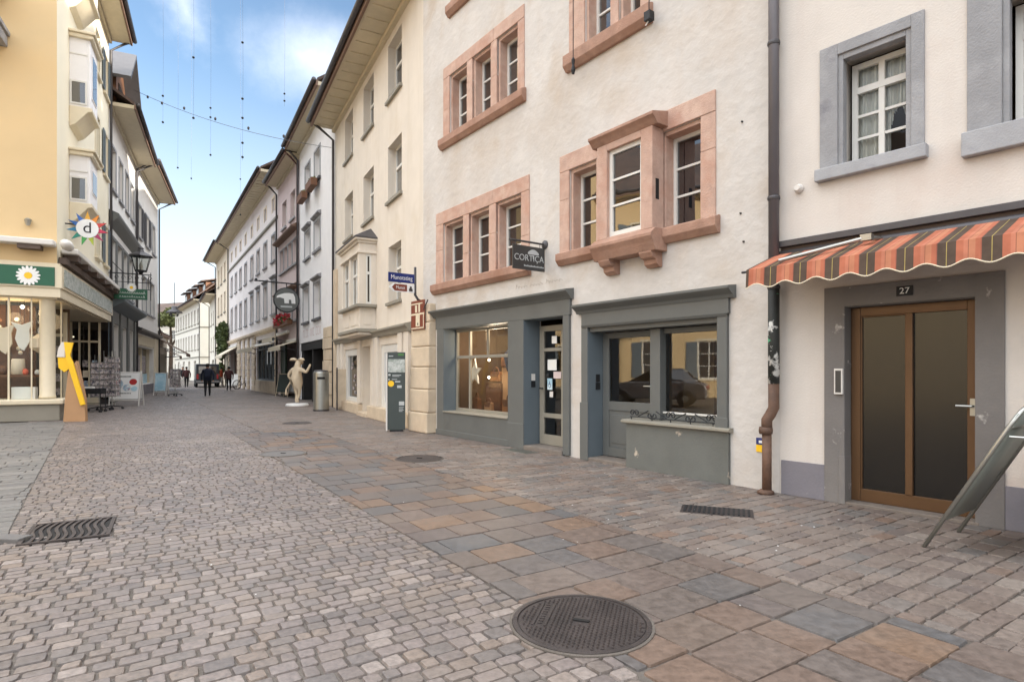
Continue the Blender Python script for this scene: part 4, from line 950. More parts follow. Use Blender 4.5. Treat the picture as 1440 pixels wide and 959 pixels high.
def long_house():
    B = Bld('long_grey_house', 'long warm grey house with a regular row of tall windows over a stone ground floor', 'house', (-25.68, 53.23), (.5332, -.846), 22.73, 12.9, 12, 'greywall')
    for k in range(8):
        x = 1.5+k*2.72+(0.25 if k > 3 else 0)
        B.win(x, x+1.15, 4.8, 6.75, inset=.22, cols=2, rows=1, tr=.65, fw=.08, sur='greystone2', sw=.14, sill='greystone', hood='greystone' if k > 3 else None)
        B.win(x, x+1.15, 7.95, 9.5, inset=.22, cols=2, rows=1, tr=.65, fw=.08, sur='greystone2', sw=.12, sill='greystone')
        B.win(x+.2, x+.95, 10.9, 11.7, inset=.2, cols=2, rows=1, fw=.07, sur='peach', sw=.12)
    b = MB(); b.prism([(0, 10.2), (-.12, 10.25), (-.12, 10.36), (0, 10.4)], 'x', 0, 22.73); B.add(b, 'string_course', 'olivegrey')
    b = MB(); b.prism([(0, 3.72), (-.2, 3.85), (-.22, 4.0), (0, 4.1)], 'x', -.05, 22.78); B.add(b, 'cornice', 'limestone')
    for x0, x1 in ((0, .6), (6.0, 7.6), (9.0, 9.9), (11.3, 12.2), (13.6, 15.0), (22.1, 22.7)):
        z = 0; k = 0; b = MB()
        while z < 3.6:
            b.box(x0+(.08 if k % 2 else 0), x1-(.08 if k % 2 else 0), -.1, .0, z+.015, z+.34); z += .36; k += 1
        B.add(b, 'rusticated_pier', 'limestone', bevel=.02)
    for x0, x1, z in ((.8, 5.8, 0), (7.7, 8.9, .9), (10.0, 11.2, .9), (12.3, 13.5, .9)):
        B.hole(x0, x1, z, 3.1, .5); b = MB(); b.box(x0, x1, .42, .46, z, 3.1); f = B.add(b, 'shop_window', 'panefar' if z else 'brown')
        b = MB(); b.box(x0, x0+.08, .36, .42, z, 3.1); b.box(x1-.08, x1, .36, .42, z, 3.1); b.box((x0+x1)/2-.04, (x0+x1)/2+.04, .36, .42, z, 3.1); B.add(b, 'frame', 'bluegrey', parent=f)
    B.hole(15.3, 21.9, .75, 3.45, .3); b = MB()
    for k in range(6): b.box(15.3+k*1.3, 15.4+k*1.3, .1, .2, .75, 3.45)
    b.box(15.4, 21.8, .1, .2, 2.75, 2.85); b.box(15.4, 21.8, .1, .2, .75, .85); f = B.add(b, 'shop_window', 'bluegrey'); b = MB(); b.box(15.3, 21.9, .22, .25, .75, 3.45); B.add(b, 'pane', 'panefar', parent=f)
    b = MB(); b.box(15.0, 22.1, -.08, .01, 0, .74); B.add(b, 'base_wall', 'limestone')
    B.finish(); B.roof(4.6, ov=.95, panels=True); B.pipe(.03, ov=.9)
    aw(B, 15.3, 21.9, 3.05, 1.3, .3, 'awncream', 'long cream awning over the blue grey shop window'); aw(B, .7, 5.9, 3.4, 1.2, .75, 'awncream', 'steep cream awning beside the climbing plants')

def far_houses():
    B = Bld('peach_house', 'narrow peach house beyond the long grey one', 'house', (-31.72, 62.907), (.5295, -.8483), 11.41, 13.0, 9, 'peach')
    for x in (2.0, 4.7, 7.6):
        for z0, z1 in ((4.2, 6.0), (7.0, 8.9), (10.0, 11.7)): B.win(x, x+1.2, z0, z1, inset=.2, cols=2, rows=1, tr=.6, fw=.08, sill='olivegrey', sur='peach', sw=.1)
    B.finish(); B.roof(4, ov=1.1); B.pipe(.05, ov=1.)
    B = Bld('cream_house', 'low pale cream house behind the climbing plants', 'house', (-36.2, 70.3), (.5176, -.8556), 8.6, 9.6, 9, 'palecream')
    for x in (1.6, 4.6):
        for z0, z1 in ((3.6, 5.2), (6.6, 8.1)): B.win(x, x+1.1, z0, z1, inset=.2, cols=2, rows=1, tr=.6, fw=.08, sill='olivegrey')
    B.hole(3, 6, 0, 2.6, .4); b = MB(); b.box(3, 6, .34, .4, 0, 2.6); B.add(b, 'door', 'doorgreen')
    B.finish(); B.roof(3.4, ov=1.0); B.pipe(.05, ov=.9)
    # house turned towards the viewer where the street bends
    B = Bld('corner_house', 'cream house with dormers where the street bends, its bare end wall towards the viewer', 'house', (-54.2, 94.4), (.6, -.8), 23.0, 10.6, 11, 'farcream')
    for k in range(9):
        x = .9+k*2.5
        B.win(x, x+1.2, 4.2, 6.2, inset=.2, cols=2, rows=1, tr=.6, fw=.08, sur='lightgrey', sw=.12, sill='olivegrey'); B.win(x, x+1.2, 7.6, 9.5, inset=.2, cols=2, rows=1, tr=.6, fw=.08, sur='lightgrey', sw=.12, sill='olivegrey')
        if k % 2: B.hole(x-.3, x+1.5, 0, 2.7, .4); B.add(MB().box(x-.3, x+1.5, .32, .38, 0, 2.7), 'shop_window', 'panefar')
    b = MB(); b.box(0, 23., -.08, .01, 3.1, 3.25); b.box(0, 23., -.06, .01, 7.0, 7.12); b.box(22.99, 23.07, 0, 11, 7.0, 7.12); b.box(22.99, 23.07, 0, 11, 3.1, 3.22); B.add(b, 'string_course', 'olivegrey')
    B.finish(); rf = B.roof(5.2, ov=.8); B.pipe(22.9, ov=.7)
    for k in range(4):
        x = 3+k*5.2; b = MB(); b.box(x, x+2.4, 1.0, 4.0, 11.2, 13.2); dm = B.add(b, 'dormer', 'brown', parent=rf)
    for i, k in enumerate(range(4)):
        x = 3+k*5.2; b = MB(); b.prism([(.4, 13.2), (5, 14.2), (5, 14.35), (.4, 13.35)], 'x', x-.3, x+2.7); B.add(b, 'dormer_roof', 'roof', parent=rf)
        b = MB(); b.box(x+.4, x+2.0, .97, 1.0, 11.7, 12.9); B.add(b, 'dormer_window', 'panefar', parent=rf)
    b = MB(); b.box(11, 12, 5, 6, 15, 17.4); B.add(b, 'chimney', 'limestone', parent=rf)
    B = Bld('distant_house', 'pale distant house closing the view at the end of the street', 'house', (-82, 116), (.93, -.36), 26, 10.5, 10, 'palecream')
    for k in range(8):
        x = 1.4+k*3.1
        for z0, z1 in ((4.0, 5.6), (7.2, 8.8)): B.win(x, x+1.2, z0, z1, inset=.15, cols=2, rows=1, tr=.6, fw=.08, sur='lightgrey', sw=.1)
    B.finish(); B.roof(4, ov=.7)

def leafball(b, c, r, n, sc, size, rng=R):
    """small leaf faces spread through a volume"""
    for k in range(n):
        while True:
            p = Vector((rng.uniform(-1, 1), rng.uniform(-1, 1), rng.uniform(-1, 1)))
            if p.length < 1: break
        if p.length > 0 and rng.random() < .6: p = p.normalized()*rng.uniform(.7, 1.05)
        p = Vector((c[0]+p.x*sc[0]*r, c[1]+p.y*sc[1]*r, c[2]+p.z*sc[2]*r))
        u = Vector((rng.uniform(-1, 1), rng.uniform(-1, 1), rng.uniform(-1, 1))).normalized(); v = u.cross(Vector((rng.uniform(-1, 1), rng.uniform(-1, 1), rng.uniform(-1, 1)))).normalized()
        s = size*rng.uniform(.5, 1.2)
        b.poly([p-u*s, p+v*s*.5, p+u*s, p-v*s*.5])

# ---------------------------------------------------------------- the left-hand row
ROT_BLADE_L = rot_axes((0, -1, 0), (0, 0, 1), (-1, 0, 0))
def daisy(parent, o, r, frame, th=.01):
    """a white daisy with a yellow heart, built flat on a sign face; frame maps (u, w, out) to local xyz"""
    b = MB(); n = 16
    for k in range(n):
        a = k*2*PI/n+.1; q = []
        for s in range(9):
            t = s/8*PI; rr = .55*r+.42*r*math.sin(t/2) if False else None
        c, s_ = math.cos(a), math.sin(a); cx, cz = c*r*.66, s_*r*.66
        pts = []
        for s in range(10):
            t = s*2*PI/10; u = math.cos(t)*r*.36; v = math.sin(t)*r*.14; pts.append((o[0]+cx+u*c-v*s_, o[1]+cz+u*s_+v*c))
        b.poly([frame(p[0], p[1], th+.001*(k % 3)) for p in pts])
    b.build('daisy', 'signwhite', parent, recalc=False)
    b = MB(); b.poly([frame(o[0]+math.cos(k*2*PI/20)*r*.33, o[1]+math.sin(k*2*PI/20)*r*.33, th+.006) for k in range(20)]); b.build('daisy_heart', 'yellow', parent, recalc=False)

def yellow_house():
    global YH
    B = Bld('yellow_house', 'tall yellow corner house with white bay windows over a glazed gift shop', 'house', (-12.8, 16.5), (-.4537, .8912), 9.19, 15.4, 9.5, 'creamside_light'); YH = B
    L = B.L; D = B.D
    for x, zs in ((6.0, ((5.7, 7.25), (9.3, 11.0), (12.6, 14.2))), (7.9, ((5.7, 7.25), (9.3, 11.0), (12.6, 14.2)))):
        for z0, z1 in zs: B.win(x, x+.85, z0, z1, inset=.15, cols=2, rows=3, fw=.06, sur='cream', sw=.1, sill='cream', shut='bluegrey' if x > 7 else None)
    # bays
    for z0, zt in ((9.5, 11.6), (6.55, 8.0), (13.1, 15.2)):
        x0, x1, P = 1.6, 2.9, .52
        b = MB(); b.box(x0, x1, -P, -P+.06, z0, zt); b.box(x0, x0+.05, -P+.06, 0, z0, zt); b.box(x1-.05, x1, -P+.06, 0, z0, zt); b.box(x0-.0, x1, -P, 0, z0-.12, z0-.002); b.box(x0+.25, x0+1.05, -P-.02, -P, z0+.4, zt-.3)
        bay = B.add(b, 'bay_window', 'whitewall', bevel=.01)
        b = MB(); b.box(x0-.1, x1+.1, -P-.1, .0, zt, zt+.12); b.box(x0-.16, x1+.16, -P-.16, .0, zt+.12, zt+.2); B.add(b, 'cap', 'cream', parent=bay, bevel=.02)
        b = MB(); b.prism([(0, z0-.65), (-.16, z0-.55), (-P+.05, z0-.15), (-P-.06, z0-.12), (-P-.06, z0), (0, z0)], 'x', x0-.05, x1+.05); B.add(b, 'corbel', 'cream', parent=bay, bevel=.02)
        b = MB(); b.box(x0-.012, x0, -P+.12, -.06, z0+.12, z0+.75); B.add(b, 'pane', 'pane', parent=bay); b = MB(); b.box(x0-.03, x0-.002, -P+.07, -P+.12, z0+.07, z0+.8); b.box(x0-.03, x0-.002, -.06, -.02, z0+.07, z0+.8); b.box(x0-.03, x0-.002, -P+.12, -.06, z0+.07, z0+.12); b.box(x0-.03, x0-.002, -P+.12, -.06, z0+.75, z0+.8); b.box(x0-.02, x0-.002, -P+.06, -.02, zt-.5, zt-.46); B.add(b, 'casement', 'white', parent=bay)
        b = MB(); b.box(x0+.3, x0+1.0, -P-.03, -P-.02, z0+.45, zt-.35); B.add(b, 'front_pane', 'panefar', parent=bay)
    z0 = 3.46; B.finish(z0=z0, sides=False)
    b = MB(); b.poly([(0, 0, z0), (0, 0, B.H), (0, D, B.H), (0, D, z0)]); B.add(b, 'end_wall', 'apricot', recalc=False)  # warm light put into the colour; same paint as the side wall
    b = MB(); b.poly([(0, D, 0), (0, D, B.H), (L, D, B.H), (L, D, 0)]); b.poly([(L, 0, 0), (L, D, 0), (L, D, B.H), (L, 0, B.H)]); b.poly([(0, 0, B.H), (L, 0, B.H), (L, D, B.H), (0, D, B.H)]); B.add(b, 'back_wall', 'apricot', recalc=False)
    B.roof(5, ov=.8); B.pipe(L-.06, ov=.75)
    # shop: sign boards, fascia, column, plinth, glass
    b = MB(); b.box(-.14, .0, -.14, D, 3.70, 4.32); b.box(0, L, -.14, .0, 3.70, 4.32); sb = B.add(b, 'sign_board', 'cream', bevel=.01)
    b = MB(); b.box(-.165, -.14, .02, D, 3.75, 4.27); B.add(b, 'green_panel', 'signgreen', parent=sb)
    daisy(sb, (-.60, 4.0), .27, lambda u, w, o: (-.165-o, -u, w))
    b = MB(); b.box(.1, L-.3, -.165, -.14, 3.78, 4.26); B.add(b, 'light_panel', 'totemmap', parent=sb)
    b = MB(); b.box(-.10, .0, -.10, D, z0-.02, 3.699); b.box(.0, L, -.10, .0, z0-.02, 3.699); b.box(-.08, .0, -.08, D, 4.321, 4.40); b.box(0, L, -.08, 0, 4.321, 4.40); B.add(b, 'fascia', 'cream', bevel=.01)
    b = MB(); b.box(.0, L, .0, D, z0-.06, z0-.02); B.add(b, 'shop_ceiling', 'soffit')
    b = MB(); b.lathe([(.2, .62), (.2, .68), (.185, .7), (.18, 3.38), (.2, 3.40), (.2, z0-.06)], c=(.24, .26, 0), n=28); B.add(b, 'column', 'cream', smooth=True)
    b = MB(); b.box(-.08, 1.0, -.08, D, 0, .46); B.add(b, 'plinth', 'olivegrey', bevel=.015)
    b = MB(); b.box(-.18, 1.1, -.18, D, .461, .60); B.add(b, 'ledge', 'cream', bevel=.03)
    f = B.add(MB().box(.03, .07, 1.05, 1.09, .6, z0-.06).box(.03, .07, 3.2, 3.24, .6, z0-.06).box(.04, .07, .56, .59, .6, z0-.06).box(.94, .98, .06, .1, .6, z0-.06).box(.94, .98, 1.26, 1.3, .0, z0-.06).box(3.0, 3.05, 1.27, 1.32, 0, z0-.06).box(6.0, 6.05, 1.27, 1.32, 0, z0-.06).box(1, L, 1.27, 1.32, .0, .3), 'shop_window', 'cream')
    b = MB(); b.poly([(.05, .58, .6), (.05, D, .6), (.05, D, 3.4), (.05, .58, 3.4)]); b.poly([(.05, .58, .6), (.60, .50, .6), (.60, .50, 3.4), (.05, .58, 3.4)]); b.poly([(.60, .50, .6), (.96, .08, .6), (.96, .08, 3.4), (.60, .50, 3.4)]); b.poly([(.96, .08, .6), (.96, 1.29, .0), (.96, 1.29, 3.4), (.96, .08, 3.4)]); b.poly([(.96, 1.3, .0), (L, 1.3, .0), (L, 1.3, 3.4), (.96, 1.3, 3.4)]); B.add(b, 'pane', 'glass_soft', parent=f, recalc=False)
    b = MB(); b.poly([(.1, 4, 0), (L, 4, 0), (L, 4, 3.4), (.1, 4, 3.4)]); b.poly([(1, 1.3, .02), (L, 1.3, .02), (L, D, .02), (1, D, .02)]); B.add(b, 'shop_room', 'interiorwarm', recalc=False); B.add(MB().box(1.3, 1.36, .75, 3.6, .6, 3.3), 'backdrop', 'brown'); rd = B.add(MB().box(L-.34, L-.28, .24, .32, 0, 3.38).box(L-.34, L-.28, .60, .66, 0, 3.38).box(L-.34, L-.28, .93, .99, 0, 3.38).box(L-.34, L-.28, 1.2, 1.26, 0, 3.38).box(L-.33, L-.29, .32, 1.2, 2.55, 2.63).box(L-.33, L-.29, .32, 1.2, 0, .3), 'recess_door', 'cream'); B.add(MB().box(L-.28, L-.26, -.02, 1.29, 0, 3.4), 'recess_pane', 'pane', parent=rd); [B.add(MB().box(L-.31, L-.285, .36+(k % 3)*.31, .54+(k % 3)*.31, .7+k//3*.42, .98+k//3*.42), 'displayed_print', ['paper', 'cards', 'peach', 'pastel', 'brown'][k*3 % 5], parent=rd) for k in range(9)]; B.add(MB().box(3.3, 3.36, .3, D, .0, 3.4), 'entrance_wall', 'interior'); wl = B.add(MB().box(1.0, L-.2, 2.0, 2.06, .02, 3.38), 'display_wall', 'interior'); [B.add(MB().box(1.25+(k % 11)*.7, 1.62+(k % 11)*.7, 1.90, 1.99, .5+k//11*.62, .86+k//11*.62+.1*(k % 3)), 'displayed_print', ['cards', 'paper', 'pastel', 'peach', 'brown', 'offwhite', 'bluepanel'][k*5 % 7], parent=wl) for k in range(44)]; e = B.add(MB().box(3.2, 3.28, .35, .45, 0, 3.3).box(3.2, 3.28, .95, 1.03, 0, 3.3).box(3.2, 3.28, 1.9, 1.98, 0, 3.3).box(3.2, 3.28, .45, 1.9, 2.5, 2.6).box(3.2, 3.28, .45, 1.9, .0, .25), 'entrance_door', 'cream'); B.add(MB().box(3.22, 3.26, .45, 1.9, .25, 2.5), 'entrance_pane', 'paneshade', parent=e); rr = random.Random(31); [B.add(MB().box(3.10, 3.16, .5+k % 4*.33, .7+k % 4*.33, .6+k//4*.45, .85+k//4*.45), 'displayed_print', ['cards', 'paper', 'pastel', 'peach'][k % 4], parent=e) for k in range(16)]
    b = MB(); b.box(L-.2, L, -.02, .3, 0, z0); B.add(b, 'pier', 'bluegrey', bevel=.01)
    b = MB()
    for (x, y, z) in ((.6, .9, 3.2), (.6, 2.0, 3.2), (2.0, 1.8, 3.0), (2.6, 2.2, 2.6), (4.2, 2.0, 3.0), (5.6, 2.4, 3.0)): b.lathe([(.01, -.05), (.05, -.02), (.05, .02), (.01, .05)], c=(x, y, z), n=8)
    B.add(b, 'spotlights', 'bulb')
    ld = bpy.data.lights.new('shop_lamp', 'POINT'); ld.energy = 9; ld.color = (1, .72, .42); ld.shadow_soft_size = .25
    lo = bpy.data.objects.new('shop_lamp', ld); COL.objects.link(lo); lo.parent = B.root; lo.location = (.75, 1.2, 2.9)
    l2 = lo.copy(); COL.objects.link(l2); l2.location = (2.4, 2.4, 2.8)
    # awning cassettes, folded in
    for (nm, lab, bx) in (('awning_cassette', 'long white awning cassette over the green daisy sign', (-.42, -.02, -.0, D, 4.84, 5.0)), ('awning_cassette', 'white awning cassette along the side of the yellow corner house', (.4, L-.1, -.42, -.02, 4.76, 4.92))):
        t = empty(nm, lab, 'awning', B.w(0, 0, 0), B.rz); b = MB(); b.box(*bx); b.build('housing', 'offwhite', t, bevel=.03)
        b = MB()
        if bx[0] < 0:
            for y in (.3, 2.5, 5): MB().box(-.36, -.03, y, y+.5, 4.72, 4.838).build('bracket', 'darkwood', t)
        else:
            for x in (.6, 2.2, 3.8, 5.4, 7, 8.4): MB().box(x, x+.5, -.38, -.03, 4.6, 4.758).build('bracket', 'darkwood', t)
            MB().box(.1, L, -.2, -.02, 4.42, 4.6).build('rail', 'darkwood', t)
    b = MB(); b.lathe([(.02, -.34), (.12, -.28), (.15, .0), (.12, .28), (.02, .34)], n=14); o = b.build('bundled_cover', 'offwhite', loc=B.w(-.1, -.25, 4.92), rot=(0, PI/2, B.rz), smooth=True); tag(o, 'pale rolled cover at the corner between the two awning cassettes', 'cover')
    b = MB(); b.lathe([(.03, -.14), (.06, -.1), (.09, .02), (.05, .06), (.01, .07)], n=12); o = b.build('wall_lamp', 'steel', loc=B.w(-.1, .62, 5.52), rot=(0, 0, B.rz)); tag(o, 'small metal lamp on the yellow end wall above the awning', 'wall lamp')
    # two projecting slab balconies or canopies at the picture edge
    for i, z in enumerate((10.2, 11.55)):
        b = MB(); b.box(-1.0, .0, 1.08, 4.0, z, z+.3); b.box(-1.04, .0, 1.02, 4.0, z+.30, z+.42)
        o = b.build('balcony_slab', 'greystone' if i == 0 else 'darkwood', loc=B.w(0, 0), rot=(0, 0, B.rz), bevel=.02); tag(o, ['pale edged grey slab jutting from the yellow end wall', 'dark slab jutting from the yellow end wall, the upper one'][i], 'canopy')
    # goods in the window
    def g(mk, name, mat, lab, cat, loc, rot=0, smooth=False):
        o = mk.build(name, mat, loc=B.w(*loc), rot=(0, 0, B.rz+rot), smooth=smooth, bevel=0 if smooth else .01); return tag(o, lab, cat)
    g(MB().box(-.16, .16, -.26, .26, 0, .34), 'gift_box', 'paper', 'white gift box on the ledge beside the cream column', 'box', (.3, .78, .60))
    g(MB().lathe([(.17, 0), (.15, .42), (.13, .44)], n=18), 'lampshade', 'peach', 'orange lampshade on the dark display table in the gift shop', 'lampshade', (.62, 1.0, 1.29), smooth=True)
    leaf = [(0, 0), (.12, .1), (.2, .35), (.16, .6), (.3, .82), (.05, .74), (-.2, .86), (-.12, .6), (-.14, .3)]
    for i, (y, z, lab) in enumerate(((.85, 1.95, 'pale curved cloth ornament hanging nearest the column in the gift shop'), (1.25, 1.85, 'second pale cloth ornament hanging at the picture edge in the gift shop'))):
        t = empty('cloth_ornament', lab, 'ornament', B.w(.55, y, z), B.rz+PI/2); MB().prism(leaf, 'y', -.03, .03).build('cloth', 'paper' if i == 0 else 'peach', t, bevel=.012); MB().tube([(0, 0, .7), (0, 0, 3.38-z)], .006, 5).build('wire', 'iron', t)
    rq = random.Random(9)
    for k in range(14):
        y = .75+rq.random()*1.3; z = 1.9+rq.random()*1.2; s_ = rq.uniform(.05, .11); mt = ['paper', 'brown', 'steel', 'peach'][k % 4]
        t = empty('bauble', ['white', 'brown', 'silver', 'apricot'][k % 4]+' bauble hanging in the gift shop window', 'ornament', B.w(.75+rq.random()*.3, y, z), B.rz, 'baubles in the gift shop'); MB().lathe([(.01, -s_), (s_*.8, -s_*.6), (s_, 0), (s_*.8, s_*.6), (.01, s_)], n=10).build('ball', mt, t, smooth=True); MB().tube([(0, 0, s_), (0, 0, 3.38-z)], .004, 4).build('thread', 'iron', t)
    t = empty('hanging_lantern', 'pale yellow lantern hanging behind the cream column', 'lantern', B.w(.62, .5, 1.9), B.rz); MB().lathe([(.05, 0), (.25, .15), (.25, .4), (.05, .55)], n=12).build('body', 'peach', t); MB().tube([(0, 0, .5), (0, 0, 1.45)], .01, 5).build('wire', 'iron', t)
    t = empty('display_table', 'dark display table full of small goods in the gift shop window', 'table', B.w(.68, 1.5, .6), B.rz)
    MB().box(-.25, .35, -1.1, 2.0, .62, .68).build('top', 'brown', t)
    for x, y in ((-.2, -1.05), (.3, -1.05), (-.2, 1.9), (.3, 1.9)): MB().box(x, x+.05, y, y+.05, 0, .62).build('leg', 'brown', t)
    rr = random.Random(4)
    for k in range(9):
        s = rr.uniform(.05, .12); mt = ['paper', 'orange', 'peach', 'brown', 'green', 'pastel'][k % 6]
        o = MB().lathe([(s*.6, 0), (s, s*.6), (s*.9, s*1.6), (s*.4, s*2.2)], n=10).build('vase', mt, loc=B.w(.66+rr.uniform(-.15, .2), .55+k*.28, 1.28), smooth=True); tag(o, 'little %s vase on the dark display table' % ['white', 'orange', 'peach', 'brown', 'green', 'speckled'][k % 6], 'vase', 'vases on the display table')
    t = empty('garland', 'pale garland hanging in the gift shop beside the window post', 'garland', B.w(.45, .42, 3.3), B.rz); b = MB(); leafball(b, (0, 0, -.55), 1, 160, (.09, .09, .6), .06); b.build('tufts', 'paper', t, recalc=False)
    # star sign with the letter d
    t = empty('star_sign', 'many coloured star sign with a black letter d on a white disc', 'sign', B.w(1.02, -.55, 5.66), B.rz)
    cols = ['d8a030', 'e08a28', 'c8403a', 'c03050', 'a03058', 'a8b838', '48a050', '2a8a78', '2478a0', '2860a8', '3a6ab8']
    for k, c in enumerate(cols):
        M['star%d' % k] = surf('star enamel %s' % c, c, .4, .03)
        a = PI/2-k*2*PI/len(cols); q = .34; b = MB()
        def p(r, an, y): return (y, -r*math.cos(an), r*math.sin(an))
        pts = [(.22, a-q), (.27, a-q*.8), (.52, a), (.27, a+q*.8), (.22, a+q)]
        b.poly([p(r, an, -.03) for r, an in pts]); b.poly([p(r, an, .03) for r, an in pts])
        for i in range(5):
            r, an = pts[i]; r2, an2 = pts[(i+1) % 5]; b.poly([p(r, an, -.03), p(r2, an2, -.03), p(r2, an2, .03), p(r, an, .03)])
        b.build('ray', 'star%d' % k, t)
    b = MB(); b.lathe([(.28, -.05), (.28, .05)], n=32); b.build('disc', 'signwhite', t, rot=(0, PI/2, 0))
    text('d', .46, 'letter', 'iron', t, (-.056, .0, .01), ROT_BLADE_L, .004)
    b = MB(); b.tube([(0, .56, .1), (0, .2, .1)], .02, 6); b.build('bracket', 'iron', t)
    # wrought blade sign with daisy
    t = empty('hanging_sign', 'green hanging sign with a daisy and pale script in a wrought iron frame', 'sign', B.w(9.05, -.1, 0), B.rz)
    b = MB(); b.box(-.02, .02, -1.3, -.1, 4.42, 4.86); b.build('panel', 'signgreen', t)
    daisy(t, (.72, 4.92), .19, lambda u, w, o: (-.02-o, -u, w))
    b = MB(); rr = random.Random(8); x = .3
    while x < 1.2:
        h = rr.choice((.07, .07, .13)); b.tube([(-.024, -x, 4.66), (-.024, -x-.03, 4.66+h), (-.024, -x-.06, 4.66)], .010, 5); b.tube([(-.024, -x, 4.5), (-.024, -x-.02, 4.5+h*.8), (-.024, -x-.05, 4.5)], .009, 5); x += .085
    b.build('script', 'signwhite', t)
    b = MB(); b.tube([(0, .1, 5.5), (0, -1.45, 5.5)], .02, 6); b.tube([(0, .1, 5.15), (0, -1.45, 5.15)], .014, 6); b.tube([(0, .1, 4.86), (0, -1.4, 4.86)], .014, 6)
    for k in range(6):
        y = -.15-k*.24; b.tube([(0, y, 4.86), (0, y, 5.5)], .009, 5)
        b.tube([(0, y-.03-.08*math.cos(q*.5)*(1-q/16), 5.32+.13*math.sin(q*.5)*(1-q/16)) for q in range(14)], .011, 5)
    b.tube([(0, -1.42, 4.4), (0, -1.42, 5.6)], .014, 6); b.build('iron_frame', 'iron', t)
    # lantern above the sign
    t = empty('street_lantern', 'tapering glass street lantern on an iron arm above the green hanging sign', 'street lamp', B.w(9.15, -1.15, 5.62), B.rz)
    b = MB(); b.lathe([(.24, .06), (.40, .66)], n=6); b.build('glazing', 'glass_soft', t)
    b = MB(); b.lathe([(.50, .66), (.44, .72), (.16, .86), (.10, .98), (.13, 1.02), (.03, 1.1)], n=6); b.build('cap', 'zinc', t)
    b = MB()
    for k in range(6): a = k*PI/3; b.tube([(.24*math.cos(a), .24*math.sin(a), .06), (.40*math.cos(a), .40*math.sin(a), .66)], .014, 5)
    b.lathe([(.25, .02), (.25, .07)], n=6); b.lathe([(.05, -.12), (.1, .02)], n=8); b.tube([(0, 0, -.1), (0, 1.15, -.1)], .025, 6); b.tube([(0, 0, -.1), (0, .6, -.1), (0, 1.15, .5)], .018, 6); b.build('frame', 'iron', t)
    b = MB(); b.lathe([(.06, .1), (.08, .3), (.03, .42)], n=10); b.build('burner', 'offwhite', t)

